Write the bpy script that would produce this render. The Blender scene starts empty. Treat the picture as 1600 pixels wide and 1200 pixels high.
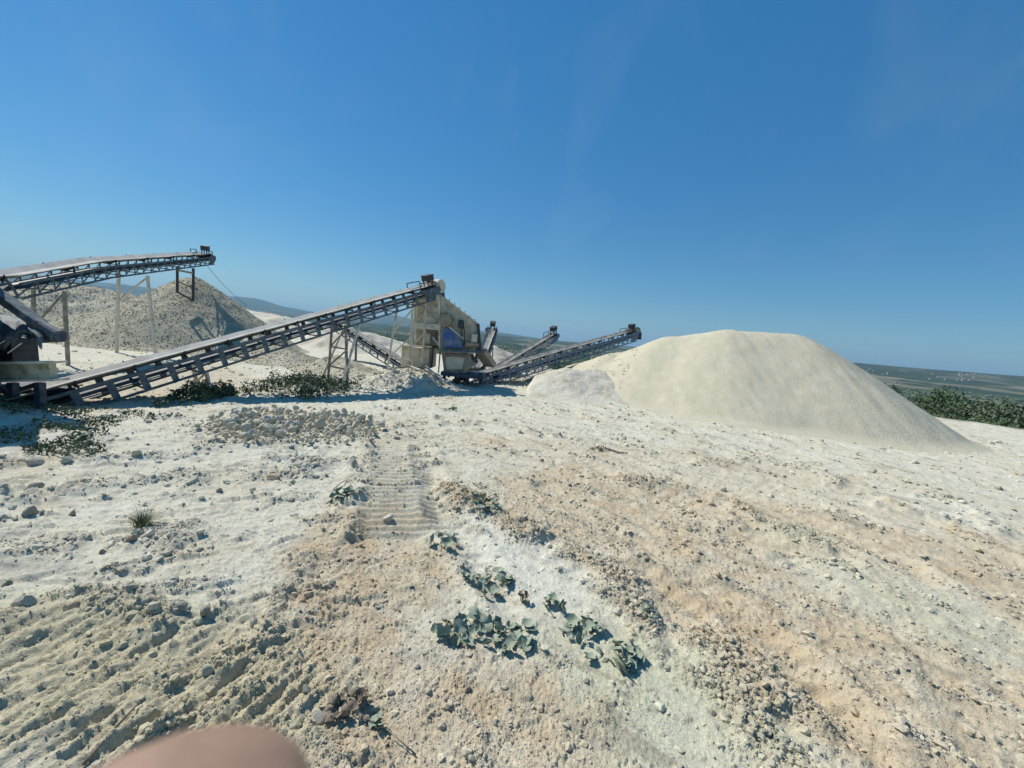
import bpy, math
import numpy as np
from mathutils import Vector, Matrix

R = math.radians
C = bpy.context.scene.collection
rng = np.random.default_rng(11)

# ------------------------------------------------------------------ camera
F, CAMH = 620.0, 3.0
PITCH, ROLL = R(6.7), R(5.7)
fw = Vector((0, math.cos(PITCH), -math.sin(PITCH)))
r0, u0 = Vector((1, 0, 0)), Vector((0, math.sin(PITCH), math.cos(PITCH)))
rt = r0 * math.cos(ROLL) + u0 * math.sin(ROLL)
up = -r0 * math.sin(ROLL) + u0 * math.cos(ROLL)
cd = bpy.data.cameras.new('camera'); cam = bpy.data.objects.new('camera', cd); C.objects.link(cam)
cd.sensor_width = 36; cd.lens = F / 1600 * 36; cd.clip_start = 0.004; cd.clip_end = 60000
M = Matrix(((rt.x, up.x, -fw.x, 0), (rt.y, up.y, -fw.y, 0), (rt.z, up.z, -fw.z, CAMH), (0, 0, 0, 1)))
cam.matrix_world = M
cd.dof.use_dof = True; cd.dof.focus_distance = 14.0; cd.dof.aperture_fstop = 12.0
sc = bpy.context.scene
sc.camera = cam

# ------------------------------------------------------------------ world, sun, exposure
SUN_AZ, SUN_EL = R(62), R(47)          # azimuth measured from +Y towards -X
w = bpy.data.worlds.new("World"); sc.world = w; w.use_nodes = True
nt = w.node_tree; nt.nodes.clear()
N = nt.nodes.new; L = nt.links.new
sky = N('ShaderNodeTexSky'); sky.sky_type = 'NISHITA'; sky.sun_disc = False
sky.sun_elevation = SUN_EL; sky.sun_rotation = -SUN_AZ
sky.altitude = 300; sky.air_density = 1.15; sky.dust_density = 0.08; sky.ozone_density = 3.0
bg = N('ShaderNodeBackground'); bg.inputs[1].default_value = 0.099
wo = N('ShaderNodeOutputWorld')
# thin wisps of cirrus high in the sky
tc = N('ShaderNodeTexCoord'); mp = N('ShaderNodeMapping'); mp.inputs['Scale'].default_value = (2.2, 1.0, 1.6); mp.inputs['Rotation'].default_value = (0.2, 0.5, 0.9)
nz = N('ShaderNodeTexNoise'); nz.inputs['Scale'].default_value = 2.1; nz.inputs['Detail'].default_value = 8; nz.inputs['Roughness'].default_value = 0.62; nz.inputs['Distortion'].default_value = 0.4
rp = N('ShaderNodeValToRGB'); rp.color_ramp.elements[0].position = 0.52; rp.color_ramp.elements[0].color = (0, 0, 0, 1); rp.color_ramp.elements[1].position = 0.85; rp.color_ramp.elements[1].color = (0.08, 0.08, 0.08, 1)
mx = N('ShaderNodeMixRGB'); mx.inputs[2].default_value = (6.0, 6.6, 7.4, 1)
L(tc.outputs['Generated'], mp.inputs[0]); L(mp.outputs[0], nz.inputs['Vector']); L(nz.outputs['Fac'], rp.inputs[0])
tint = N('ShaderNodeMixRGB'); tint.blend_type = 'MULTIPLY'; tint.inputs[0].default_value = 1; tint.inputs[2].default_value = (0.74, 0.91, 0.93, 1)
hs = N('ShaderNodeHueSaturation'); hs.inputs['Saturation'].default_value = 1.33; L(sky.outputs[0], hs.inputs['Color'])
hz0 = N('ShaderNodeMixRGB'); hz0.inputs[0].default_value = 0.40; hz0.inputs[2].default_value = (0.25, 2.1, 4.9, 1); L(hs.outputs[0], hz0.inputs[1])
L(hz0.outputs[0], tint.inputs[1]); L(tint.outputs[0], mx.inputs[1]); L(rp.outputs[0], mx.inputs[0])
L(mx.outputs[0], bg.inputs[0]); L(bg.outputs[0], wo.inputs[0])
sd = bpy.data.lights.new('sun', 'SUN'); sd.energy = 5.0; sd.angle = R(0.53); sd.color = (1.0, 0.955, 0.88)
so = bpy.data.objects.new('sun', sd); C.objects.link(so)
sdir = Vector((-math.sin(SUN_AZ) * math.cos(SUN_EL), math.cos(SUN_AZ) * math.cos(SUN_EL), math.sin(SUN_EL)))
so.rotation_euler = sdir.to_track_quat('Z', 'Y').to_euler(); so.location = (0, 0, 60)
sc.view_settings.view_transform = 'Standard'; sc.view_settings.look = 'None'
sc.view_settings.gamma = 1; sc.view_settings.use_curve_mapping = False
sc.view_settings.exposure = 0.16

# ------------------------------------------------------------------ helpers: places
def ray(px, py): return fw * F + rt * (px - 800) - up * (py - 600)
def pt(px, py, Y):
    d = ray(px, py); t = Y / d.y
    return Vector((d.x * t, Y, CAMH + d.z * t))
def G(px, py, z=0.0):
    d = ray(px, py); t = (z - CAMH) / d.z
    return Vector((d.x * t, d.y * t, z))
def GP(pts): return [tuple(G(a, b)[:2]) for a, b in pts]

# ------------------------------------------------------------------ helpers: noise
_P = np.random.default_rng(3).permutation(4096).astype(np.int64)
_ang = np.random.default_rng(4).random(4096) * 2 * np.pi
_gx, _gy = np.cos(_ang), np.sin(_ang)
def perlin(x, y):
    xi = np.floor(x).astype(np.int64); yi = np.floor(y).astype(np.int64)
    xf, yf = x - xi, y - yi
    u, v = xf * xf * xf * (xf * (xf * 6 - 15) + 10), yf * yf * yf * (yf * (yf * 6 - 15) + 10)
    def g(a, b, fx, fy):
        h = _P[(_P[a & 4095] + b) & 4095]
        return _gx[h] * fx + _gy[h] * fy
    n00, n10 = g(xi, yi, xf, yf), g(xi + 1, yi, xf - 1, yf)
    n01, n11 = g(xi, yi + 1, xf, yf - 1), g(xi + 1, yi + 1, xf - 1, yf - 1)
    a = n00 + u * (n10 - n00); b = n01 + u * (n11 - n01)
    return (a + v * (b - a)) * 1.5
def fbm(x, y, o=4, rough=0.5, seed=0.0):
    s = np.zeros_like(x); a = 1.0; f = 1.0; t = 0
    for i in range(o):
        s += a * perlin(x * f + seed + i * 17.3, y * f - seed * 1.7 + i * 9.1); t += a; a *= rough; f *= 2.03
    return s / t
def smooth(a, b, x):
    t = np.clip((x - a) / (b - a), 0, 1); return t * t * (3 - 2 * t)
def dline(x, y, pts):
    best = np.full(x.shape, 1e9); side = np.zeros_like(x); acc = 0.0; al = np.zeros_like(x)
    for (ax, ay), (bx, by) in zip(pts[:-1], pts[1:]):
        dx, dy = bx - ax, by - ay; l2 = dx * dx + dy * dy; l = math.sqrt(l2)
        t = np.clip(((x - ax) * dx + (y - ay) * dy) / l2, 0, 1)
        d = np.hypot(x - ax - t * dx, y - ay - t * dy)
        m = d < best
        best = np.where(m, d, best); al = np.where(m, acc + t * l, al)
        side = np.where(m, np.sign((x - ax) * dy - (y - ay) * dx), side); acc += l
    return best, al, side
def inpoly(x, y, pts, soft=0.3):
    inside = np.zeros(x.shape, bool); n = len(pts)
    for i in range(n):
        (ax, ay), (bx, by) = pts[i], pts[(i + 1) % n]
        c = ((ay > y) != (by > y)) & (x < (bx - ax) * (y - ay) / (by - ay + 1e-12) + ax)
        inside ^= c
    d, _, _ = dline(x, y, list(pts) + [pts[0]])
    sd_ = np.where(inside, d, -d)
    return smooth(-soft, soft, sd_)

# ------------------------------------------------------------------ helpers: materials
def mat(name, c1, c2=None, scale=4.0, rough=0.85, bump=0.0, bscale=None, metallic=0.0, lo=0.35, hi=0.65, detail=6, c3=None, scale3=1.0, spec=0.3, attr=None, translucent=0.0):
    m = bpy.data.materials.new(name); m.use_nodes = True
    t = m.node_tree; b = t.nodes['Principled BSDF']
    b.inputs['Roughness'].default_value = rough; b.inputs['Metallic'].default_value = metallic
    b.inputs['Specular IOR Level'].default_value = spec
    tc = t.nodes.new('ShaderNodeTexCoord')
    vec = tc.outputs['Object']
    def noise(s, d=detail):
        n = t.nodes.new('ShaderNodeTexNoise'); n.inputs['Scale'].default_value = s; n.inputs['Detail'].default_value = d
        n.inputs['Roughness'].default_value = 0.6
        t.links.new(vec, n.inputs['Vector']); return n.outputs['Fac']
    def ramp(src, lo, hi):
        r = t.nodes.new('ShaderNodeMapRange'); r.inputs[1].default_value = lo; r.inputs[2].default_value = hi
        t.links.new(src, r.inputs[0]); return r.outputs[0]
    def mix(a, bb, f, mode='MIX'):
        n = t.nodes.new('ShaderNodeMixRGB'); n.blend_type = mode
        for k, v in ((0, f), (1, a), (2, bb)):
            if isinstance(v, (tuple, float, int)): n.inputs[k].default_value = (*v, 1) if isinstance(v, tuple) else v
            else: t.links.new(v, n.inputs[k])
        return n.outputs[0]
    col = None
    if c2 is not None: col = mix(c1, c2, ramp(noise(scale), lo, hi))
    if c3 is not None: col = mix(col if col else c1, c3, ramp(noise(scale3, 3), 0.5, 0.72))
    if attr:
        an = t.nodes.new('ShaderNodeAttribute'); an.attribute_name = attr
        v = t.nodes.new('ShaderNodeMapRange'); v.inputs[3].default_value = 0.82; v.inputs[4].default_value = 1.14
        v.inputs[1].default_value = 0.3; v.inputs[2].default_value = 0.7
        t.links.new(noise(scale, 8), v.inputs[0])
        vm = t.nodes.new('ShaderNodeVectorMath'); vm.operation = 'SCALE'
        t.links.new(an.outputs['Color'], vm.inputs[0]); t.links.new(v.outputs[0], vm.inputs['Scale'])
        col = vm.outputs[0]
    if col is not None: t.links.new(col, b.inputs['Base Color'])
    else: b.inputs['Base Color'].default_value = (*c1, 1)
    if bump:
        bn = t.nodes.new('ShaderNodeBump'); bn.inputs['Strength'].default_value = 1.0; bn.inputs['Distance'].default_value = bump
        t.links.new(noise(bscale or scale * 3, 8), bn.inputs['Height']); t.links.new(bn.outputs[0], b.inputs['Normal'])
    return m

MT = dict(
    ground=mat('ground_soil', (.5, .5, .4), scale=40, rough=.95, bump=.014, bscale=75, attr='soil', spec=.1),
    clod=mat('clod_soil', (.5, .5, .4), scale=30, rough=.95, bump=.004, bscale=70, attr='soil', spec=.1),
    valley=mat('valley_land', (.1, .1, .05), scale=.02, rough=1, attr='soil', spec=0),
    sand=mat('crushed_sand', (.505, .462, .335), (.535, .49, .36), scale=1.4, rough=.95, bump=.03, bscale=12, c3=(.55, .52, .40), scale3=1.6, spec=.1),
    gravel=mat('grey_gravel', (.36, .325, .235), (.48, .44, .33), scale=2.3, rough=.95, bump=.04, bscale=10, c3=(.50, .46, .35), scale3=.25, spec=.1),
    chalkpile=mat('chalk_pile', (.50, .465, .37), (.60, .57, .47), scale=1.2, rough=.95, bump=.05, bscale=7, c3=(.42, .35, .25), scale3=.8, spec=.1),
    stone=mat('chalk_stone', (.47, .43, .325), (.63, .59, .46), scale=5, rough=.9, bump=.01, bscale=22, spec=.15),
    stone_warm=mat('tan_stone', (.38, .29, .20), (.52, .43, .31), scale=7, rough=.9, bump=.01, bscale=24, spec=.15),
    stone_grey=mat('blue_grey_stone', (.25, .245, .20), (.42, .41, .33), scale=7, rough=.85, bump=.01, bscale=24, spec=.2),
    blue=mat('dusty_blue_steel', (.05, .085, .115), (.19, .21, .205), scale=5, rough=.75, bump=.003, bscale=30, spec=.2),
    steelblue=mat('blue_painted_frame', (.065, .13, .22), (.22, .26, .29), scale=5, rough=.75, spec=.2),
    navy=mat('dark_navy_steel', (.025, .04, .07), (.09, .11, .13), scale=6, rough=.6, spec=.4),
    brightblue=mat('blue_paint', (.02, .10, .33), (.07, .16, .34), scale=2.6, rough=.55, spec=.4, c3=(.36, .35, .29), scale3=1.0),
    pale=mat('dusty_cream_steel', (.60, .56, .44), (.74, .70, .57), scale=3.5, rough=.85, c3=(.38, .33, .24), scale3=2.2, bump=.003, bscale=20),
    cream=mat('stained_cream_beam', (.42, .41, .28), (.55, .53, .40), scale=5, rough=.7, c3=(.20, .19, .10), scale3=4.5),
    beige=mat('dust_caked_sheet', (.54, .485, .37), (.68, .62, .485), scale=1.6, rough=.9, c3=(.22, .17, .12), scale3=1.3, bump=.004, bscale=18),
    rust=mat('rusty_sheet', (.26, .205, .145), (.40, .345, .26), scale=1.8, rough=.85, c3=(.10, .065, .05), scale3=1.2, bump=.004, bscale=16),
    rustleg=mat('rusty_leg', (.20, .165, .13), (.42, .38, .31), scale=4, rough=.8),
    belt=mat('dusty_belt_rubber', (.13, .135, .13), (.32, .31, .27), scale=2.5, rough=.8, spec=.3),
    beltpale=mat('pale_dusty_belt', (.36, .35, .31), (.52, .50, .44), scale=2.0, rough=.85),
    dark=mat('black_steel', (.022, .024, .028), (.07, .07, .068), scale=6, rough=.6, spec=.4),
    rubber=mat('draped_rubber_cover', (.035, .042, .05), (.15, .165, .175), scale=3, rough=.75, bump=.02, bscale=7, spec=.5),
    leaf=mat('dusty_green_leaf', (.17, .215, .145), (.34, .385, .285), scale=16, rough=.75, spec=.2, c3=(.42, .43, .35), scale3=9),
    weed=mat('weed_green', (.035, .065, .03), (.10, .14, .07), scale=5, rough=.7, spec=.3, c3=(.16, .18, .11), scale3=2),
    dryweed=mat('dusty_weed', (.13, .14, .085), (.26, .26, .18), scale=6, rough=.8, spec=.2),
    grass=mat('grass_blade', (.07, .10, .045), (.17, .19, .10), scale=9, rough=.7, spec=.3),
    crown=mat('tree_foliage', (.055, .095, .045), (.11, .155, .075), scale=.7, rough=.7, spec=.2, c3=(.10, .13, .06), scale3=.5),
    crownpale=mat('pale_foliage', (.10, .12, .07), (.17, .185, .12), scale=.8, rough=.8, spec=.2),
    bark=mat('bark', (.09, .07, .05), (.16, .13, .10), scale=6, rough=.9),
    skin=mat('skin', (.24, .15, .105), (.32, .205, .145), scale=140, rough=.5, spec=.4),
    nail=mat('fingernail', (.62, .42, .36), rough=.35),
    house=mat('far_house_wall', (.33, .31, .27), rough=.9), roof=mat('far_house_roof', (.30, .22, .17), rough=.9),
    wood=mat('dry_twig', (.16, .13, .09), (.28, .23, .17), scale=20, rough=.9),
)
MT['skin'].node_tree.nodes['Principled BSDF'].inputs['Subsurface Weight'].default_value = 0.15
MT['skin'].node_tree.nodes['Principled BSDF'].inputs['Subsurface Radius'].default_value = (.004, .0015, .001)

# ------------------------------------------------------------------ helpers: objects
def tag(o, label=None, cat=None, group=None, kind=None):
    for k, v in (('label', label), ('category', cat), ('group', group), ('kind', kind)):
        if v: o[k] = v
    return o
def npmesh(name, verts, faces, m, parent=None, sm=False, attrs=None):
    me = bpy.data.meshes.new(name)
    verts = np.asarray(verts, np.float32); faces = np.asarray(faces, np.int32)
    k = faces.shape[1]
    me.vertices.add(len(verts)); me.vertices.foreach_set('co', verts.ravel())
    me.loops.add(faces.size); me.loops.foreach_set('vertex_index', faces.ravel())
    me.polygons.add(len(faces)); me.polygons.foreach_set('loop_start', np.arange(0, faces.size, k, dtype=np.int32))
    me.polygons.foreach_set('use_smooth', np.full(len(faces), sm))
    me.materials.append(m)
    me.update(calc_edges=True)
    if attrs is not None:
        a = me.color_attributes.new('soil', 'FLOAT_COLOR', 'POINT')
        col = np.ones((len(verts), 4), np.float32); col[:, :3] = attrs
        a.data.foreach_set('color', col.ravel())
    o = bpy.data.objects.new(name, me); C.objects.link(o)
    if parent: o.parent = parent
    return o
class MB:
    def __init__(s, origin=(0, 0, 0)): s.v = []; s.f = []; s.o = Vector(origin)
    def add(s, vs, fs):
        n = len(s.v); s.v += [tuple(Vector(v) - s.o) for v in vs]; s.f += [tuple(i + n for i in f) for f in fs]
    def box8(s, a): s.add(a, [(0, 3, 2, 1), (4, 5, 6, 7), (0, 1, 5, 4), (1, 2, 6, 5), (2, 3, 7, 6), (3, 0, 4, 7)])
    def box(s, c, dx, dy, dz, X=Vector((1, 0, 0)), Y=Vector((0, 1, 0)), Z=Vector((0, 0, 1))):
        c = Vector(c); X, Y, Z = X * dx / 2, Y * dy / 2, Z * dz / 2
        s.box8([c - X - Y - Z, c + X - Y - Z, c + X + Y - Z, c - X + Y - Z, c - X - Y + Z, c + X - Y + Z, c + X + Y + Z, c - X + Y + Z])
    def bar(s, p, q, a=.06, b=.06):
        p, q = Vector(p), Vector(q); d = (q - p); l = d.length; d.normalize()
        ref = Vector((0, 0, 1)) if abs(d.z) < .95 else Vector((1, 0, 0))
        X = d.cross(ref).normalized(); Y = X.cross(d).normalized()
        s.box((p + q) / 2, a, b, l, X, Y, d)
    def tube(s, p, q, r, n=10, r2=None):
        p, q = Vector(p), Vector(q); d = (q - p).normalized(); r2 = r if r2 is None else r2
        ref = Vector((0, 0, 1)) if abs(d.z) < .95 else Vector((1, 0, 0))
        X = d.cross(ref).normalized(); Y = X.cross(d).normalized()
        vs = []
        for c, rr in ((p, r), (q, r2)):
            for i in range(n):
                a = 2 * math.pi * i / n; vs.append(c + X * rr * math.cos(a) + Y * rr * math.sin(a))
        s.add(vs, [(i, (i + 1) % n, n + (i + 1) % n, n + i) for i in range(n)] + [tuple(range(n))[::-1], tuple(range(n, 2 * n))])
    def poly(s, pts, dvec):
        n = len(pts); dvec = Vector(dvec); pts = [Vector(p) for p in pts]
        s.add(pts + [p + dvec for p in pts], [tuple(range(n)), tuple(range(2 * n - 1, n - 1, -1))] + [(i, n + i, n + (i + 1) % n, (i + 1) % n) for i in range(n)])
    def build(s, name, m, parent=None, sm=False, bevel=0.0):
        me = bpy.data.meshes.new(name); me.from_pydata(s.v, [], s.f); me.materials.append(m); me.update()
        if sm:
            for p in me.polygons: p.use_smooth = True
        o = bpy.data.objects.new(name, me); C.objects.link(o)
        if parent: o.parent = parent
        if bevel:
            b = o.modifiers.new('bevel', 'BEVEL'); b.width = bevel; b.segments = 2; b.limit_method = 'ANGLE'
        return o
def thing(name, label, cat, loc, group=None):
    o = bpy.data.objects.new(name, None); C.objects.link(o); o.location = loc; o.empty_display_size = .2
    return tag(o, label, cat, group)

# ------------------------------------------------------------------ ground model (world space)
WIND = [  # clod ridges thrown up by tracks: points, width m, height m, clods, tan
    (GP([(700, 770), (770, 805), (850, 848), (950, 905), (1010, 965), (1090, 1020), (1180, 1090), (1260, 1200)]), .42, .095, 1.3, 1.0),
    (GP([(985, 748), (1060, 765), (1130, 785), (1190, 830), (1330, 882)]), .35, .07, .8, .8),
    (GP([(572, 650), (572, 740), (545, 800), (520, 850), (455, 900), (430, 970)]), .16, .05, .6, .3),
    (GP([(1380, 790), (1480, 820), (1560, 860), (1600, 880)]), .35, .06, .6, .9),
    (GP([(860, 640), (1000, 660), (1140, 700), (1250, 735), (1400, 790)]), .40, .05, .55, .2),
    (GP([(0, 775), (120, 765), (260, 750), (420, 745), (560, 715)]), .35, .05, .8, .1),
    (GP([(0, 735), (100, 720), (220, 715), (340, 700)]), .30, .04, .8, .1),
    (GP([(170, 905), (250, 880), (290, 862)]), .10, .04, .7, .2),
    (GP([(0, 955), (120, 940), (240, 965), (340, 985), (440, 1000)]), .16, .06, .8, .5),
    (GP([(1070, 725), (1200, 716), (1290, 745)]), .3, .06, .7, .4),
    (GP([(1440, 780), (1500, 790), (1600, 850)]), .22, .08, .6, .4),
    (GP([(0, 870), (100, 860), (230, 850), (300, 855)]), .25, .04, .8, .2),
    (GP([(620, 665), (760, 660), (900, 690)]), .3, .05, .6, .3),
    (GP([(760, 690), (900, 740), (1000, 790), (1090, 870)]), .25, .04, .5, .9),
    (GP([(1030, 870), (1130, 920), (1230, 990), (1330, 1080), (1430, 1200)]), .22, .03, .35, .7),
    (GP([(1180, 830), (1260, 850), (1320, 885)]), .25, .05, .9, .1),
]
TRACK = GP([(640, 625), (632, 700), (628, 840)])
RUTS = [GP([(690, 655), (850, 700), (1080, 790), (1300, 900), (1480, 1040), (1560, 1200)]), GP([(760, 660), (950, 700), (1200, 790), (1420, 890), (1600, 1010)]), GP([(900, 1030), (760, 900), (690, 800), (660, 700)]), GP([(1000, 900), (1200, 1010), (1390, 1200)]), GP([(1100, 830), (1350, 930), (1600, 1090)]), GP([(1000, 700), (1300, 790), (1600, 920)]),
        GP([(700, 640), (1000, 690), (1300, 760), (1600, 830)]), GP([(850, 760), (1000, 850), (1150, 950), (1330, 1130)])]
P_TAN = [
    (GP([(445, 890), (520, 800), (570, 820), (690, 850), (690, 900), (640, 950), (655, 1030), (860, 1060), (960, 1130), (1000, 1200), (150, 1200), (400, 1030), (430, 960)]), .95),
    (GP([(760, 745), (900, 715), (1000, 745), (1150, 770), (1300, 800), (1500, 840), (1640, 880), (1800, 1200), (1500, 1300), (1240, 1200), (1090, 1030), (990, 930), (900, 860), (770, 805)]), .80),
    (GP([(575, 650), (690, 650), (700, 830), (560, 900)]), .35),
    (GP([(690, 680), (1000, 690), (1300, 740), (1640, 800), (1640, 900), (1200, 800), (800, 760)]), .38),
    (GP([(500, 1010), (860, 1040), (1010, 1240), (420, 1240)]), .95),
    (GP([(0, 960), (420, 1000), (320, 1200), (0, 1200)]), .45),
    (GP([(80, 585), (330, 560), (400, 590), (330, 625), (110, 640)]), .5),
]
P_CHALK = [
    (GP([(1190, 868), (1330, 872), (1500, 925), (1600, 970), (1600, 1060), (1450, 1000), (1250, 925)]), .5),
    (GP([(1360, 760), (1600, 800), (1600, 850), (1480, 820)]), .6),
    (GP([(710, 830), (840, 845), (930, 905), (985, 975), (890, 1000), (780, 940), (720, 890)]), 1.0),
]
P_GREEN = [
    (GP([(850, 1000), (1000, 985), (1110, 1050), (1230, 1200), (985, 1200), (900, 1100)]), 1.0),
    (GP([(1170, 815), (1260, 830), (1320, 870), (1200, 860)]), .7),
    (GP([(0, 930), (330, 980), (200, 1090), (0, 1150)]), .8),
    (GP([(1250, 850), (1380, 900), (1600, 990), (1600, 1060), (1350, 970)]), .5),
]
COARSE = GP([(-60, 965), (180, 950), (420, 995), (560, 1060), (420, 1210), (-60, 1210)])
LD = np.array(G(330, 985)[:2]) - np.array(G(0, 1180)[:2]); LD = LD / np.hypot(*LD)

def masks(x, y):
    wx = x + .55 * fbm(x * 1.2, y * 1.2, 5, .65, 5.1); wy = y + .55 * fbm(x * 1.2, y * 1.2, 5, .65, 9.7)
    r = np.hypot(x, y)
    sf = .10 + .02 * r
    tan = np.zeros_like(x); chalk = np.zeros_like(x); green = np.zeros_like(x)
    for p, a in P_TAN: tan = np.maximum(tan, a * inpoly(wx, wy, p, .6))
    for p, a in P_CHALK: chalk = np.maximum(chalk, a * inpoly(wx, wy, p, .4))
    for p, a in P_GREEN: green = np.maximum(green, a * inpoly(wx, wy, p, .5))
    clod = .10 + .25 * tan; ridge = np.zeros_like(x)
    for p, wd, h, c, t in WIND:
        d, al, s = dline(wx, wy, p)
        brk = smooth(-.35, .15, fbm(x * 1.1, y * 1.1, 3, .5, wd * 31))
        g = np.exp(-(d / wd) ** 2) * brk
        ridge += g * h * 1.5 * (.7 + .8 * np.abs(fbm(x * 4, y * 4, 3, .55, h * 200))); clod = np.maximum(clod, g * c); tan = np.maximum(tan, g * t * .85); chalk = chalk * (1 - g * t)
    ur = x * .80 - y * .60; vr = x * .60 + y * .80
    stk = smooth(.12, .42, fbm(ur * .55, vr * 2.6, 4, .6, 150.0)) * smooth(-2.5, 0, x) * smooth(60, 30, r)
    stl = smooth(.10, .40, fbm((x * .9 + y * .4) * .8, (-x * .4 + y * .9) * 2.4, 4, .6, 170.0)) * smooth(-.8, -2.2, x) * smooth(22, 12, r)
    clod = np.clip(clod + .55 * stk + .6 * stl, 0, 1); tan = np.maximum(tan, .6 * stk * (1 - chalk))
    ridge = ridge + .045 * stk + .035 * stl
    n = fbm(x * .55, y * .55, 4, .55, 21.0)
    tan = np.clip(tan + .35 * smooth(.05, .4, n) * (r < 60), 0, 1)
    tan = tan * (1 - .45 * stk) * (1 - chalk) * (.85 + .75 * fbm(x * 2.3, y * 2.3, 3, .6, 3.0))
    return np.clip(tan, 0, 1), chalk, green, np.clip(clod, 0, 1), ridge

def redge(th):   # plateau radius by bearing (deg, + to the right)
    return np.interp(th, [-180, -100, -70, -40, -25, -12, 0, 12, 25, 40, 55, 75, 110, 180], [90, 80, 75, 85, 78, 52, 44, 41, 41, 44.5, 49, 55, 80, 90])
def macro(x, y):
    r = np.hypot(x, y) + 1e-6; th = np.degrees(np.arctan2(x, y))
    e = redge(th) + 1.5 * fbm(x * .12, y * .12, 3, .5, 2.0)
    over = r - e
    z = np.where(over > 0, -.26 * over, 0.0)
    floor = -46 + 8 * fbm(x * .0016, y * .0016, 4, .5, 8.0)
    z = np.maximum(z, floor * smooth(0, 40, over) - .02)
    z = np.where(over > 40, floor, z)
    z = np.where((over > 0) & (over <= 190), np.maximum(-.26 * over, floor), z)
    # distant country: low ridges on the horizon, mountains to the left
    far = smooth(2200, 5200, r)
    ridge_r = np.interp(th, [-60, -30, -10, 5, 20, 40, 50, 60], [40, 30, 60, 58, 80, 130, 138, 140])
    z = z + far * (ridge_r + 14 * fbm(x * .0009, y * .0009, 4, .5, 4.4)) * 1.0
    m = smooth(6500, 11000, r)
    mt = np.interp(th, [-80, -60, -45, -38, -33.5, -30.5, -27, -21, -18, -14, -8, -3, 2, 8, 80], [200, 240, 270, 270, 310, 210, 140, 120, 270, 190, 60, 90, 40, 0, 0])
    z = z + m * (mt * (1 + .18 * fbm(x * .0008, y * .0008, 4, .5, 1.0)))
    return z

def H(x, y, fine=True, mk=None):
    x = np.asarray(x, float); y = np.asarray(y, float); r = np.hypot(x, y)
    z = macro(x, y)
    near = smooth(75, 45, r)
    z = z + near * .10 * fbm(x * .22, y * .22, 3, .5, 12.0)
    if not fine: return z
    tan, chalk, green, clod, ridge = mk if mk is not None else masks(x, y)
    z = z + ridge
    # dozer track with grouser bars
    d, al, s = dline(x, y, TRACK)
    tr = smooth(.70, .5, d) * smooth(-.5, -.05, fbm(x * .9, y * .9, 3, .5, 40.0)) * smooth(12, 8, r)
    bars = np.abs(np.sin(np.pi * (al / .19 + .25 * fbm(x * 2, y * 2, 2, .5, 6.0)))) ** 2.2
    near_all = near; near = near * (1 - .8 * tr)
    z = z * (1 - .5 * tr) - tr * .035 + tr * .055 * bars + .05 * np.exp(-((d - .74 - .12 * fbm(x * 1.5, y * 1.5, 3, .5, 41.0)) / .13) ** 2) * smooth(-.1, .3, fbm(x * 1.2, y * 1.2, 3, .6, 43.0)) * smooth(13, 7, r)
    # coarse torn-up area bottom left, lugs pressed along one direction
    co = inpoly(x, y, COARSE, .35)
    u = x * LD[0] + y * LD[1]; v = -x * LD[1] + y * LD[0]
    lug = 1 - 2.4 * np.abs(fbm(u * 1.1, v * 4.6, 4, .5, 33.0))
    z = z + co * (.080 * lug + .055 * np.abs(fbm(u * 2.4, v * 9, 4, .6, 7.0)))
    # long ruts on the right
    for i, p in enumerate(RUTS):
        d, al, s = dline(x, y, p)
        k = smooth(-.3, .3, fbm(x * .7, y * .7, 2, .5, i * 7.0))
        z = z - .085 * k * np.exp(-(d / .22) ** 2) + .05 * k * np.exp(-((d - .36) / .1) ** 2)
        z = z + .012 * k * np.exp(-(d / .3) ** 2) * np.sin(al * 28 + s * d * 9)
    # streaky scraping to the right, breaking crusts everywhere
    ur = x * .80 - y * .60; vr = x * .60 + y * .80
    st = fbm(ur * .8, vr * 4.2, 4, .6, 50.0)
    z = z + smooth(-1, 3, x) * near * .060 * st
    n2 = fbm(x * 3.1, y * 3.1, 5, .62, 14.0)
    z = z + near * (.014 + .045 * clod + .008 * tan) * n2
    lf = smooth(.5, -1.5, x) * smooth(40, 20, r)
    fl = fbm((x * .92 + y * .38) * 2.0, (-x * .38 + y * .92) * 5.5, 5, .66, 210.0)
    z = z + lf * (1 - tr) * (1 - co) * (.030 * smooth(.0, .12, fl) + .035 * np.abs(fl)) * (.35 + smooth(-.1, .25, fbm(x * .7, y * .9, 3, .5, 215.0)))
    crust = fbm(x * 2.6, y * 3.4, 5, .68, 60.0)
    z = z + near * .016 * smooth(.10, .16, crust) * (1 - .5 * chalk)
    fr = smooth(30, 6, r)
    fine_ = 1 - np.abs(fbm(x * 11, y * 11, 4, .68, 18.0)) * 2.2
    z = z + fr * (.005 + .030 * clod + .005 * tan + .008 * co) * (1 - fine_) * (1 - .6 * chalk)
    return z

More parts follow.
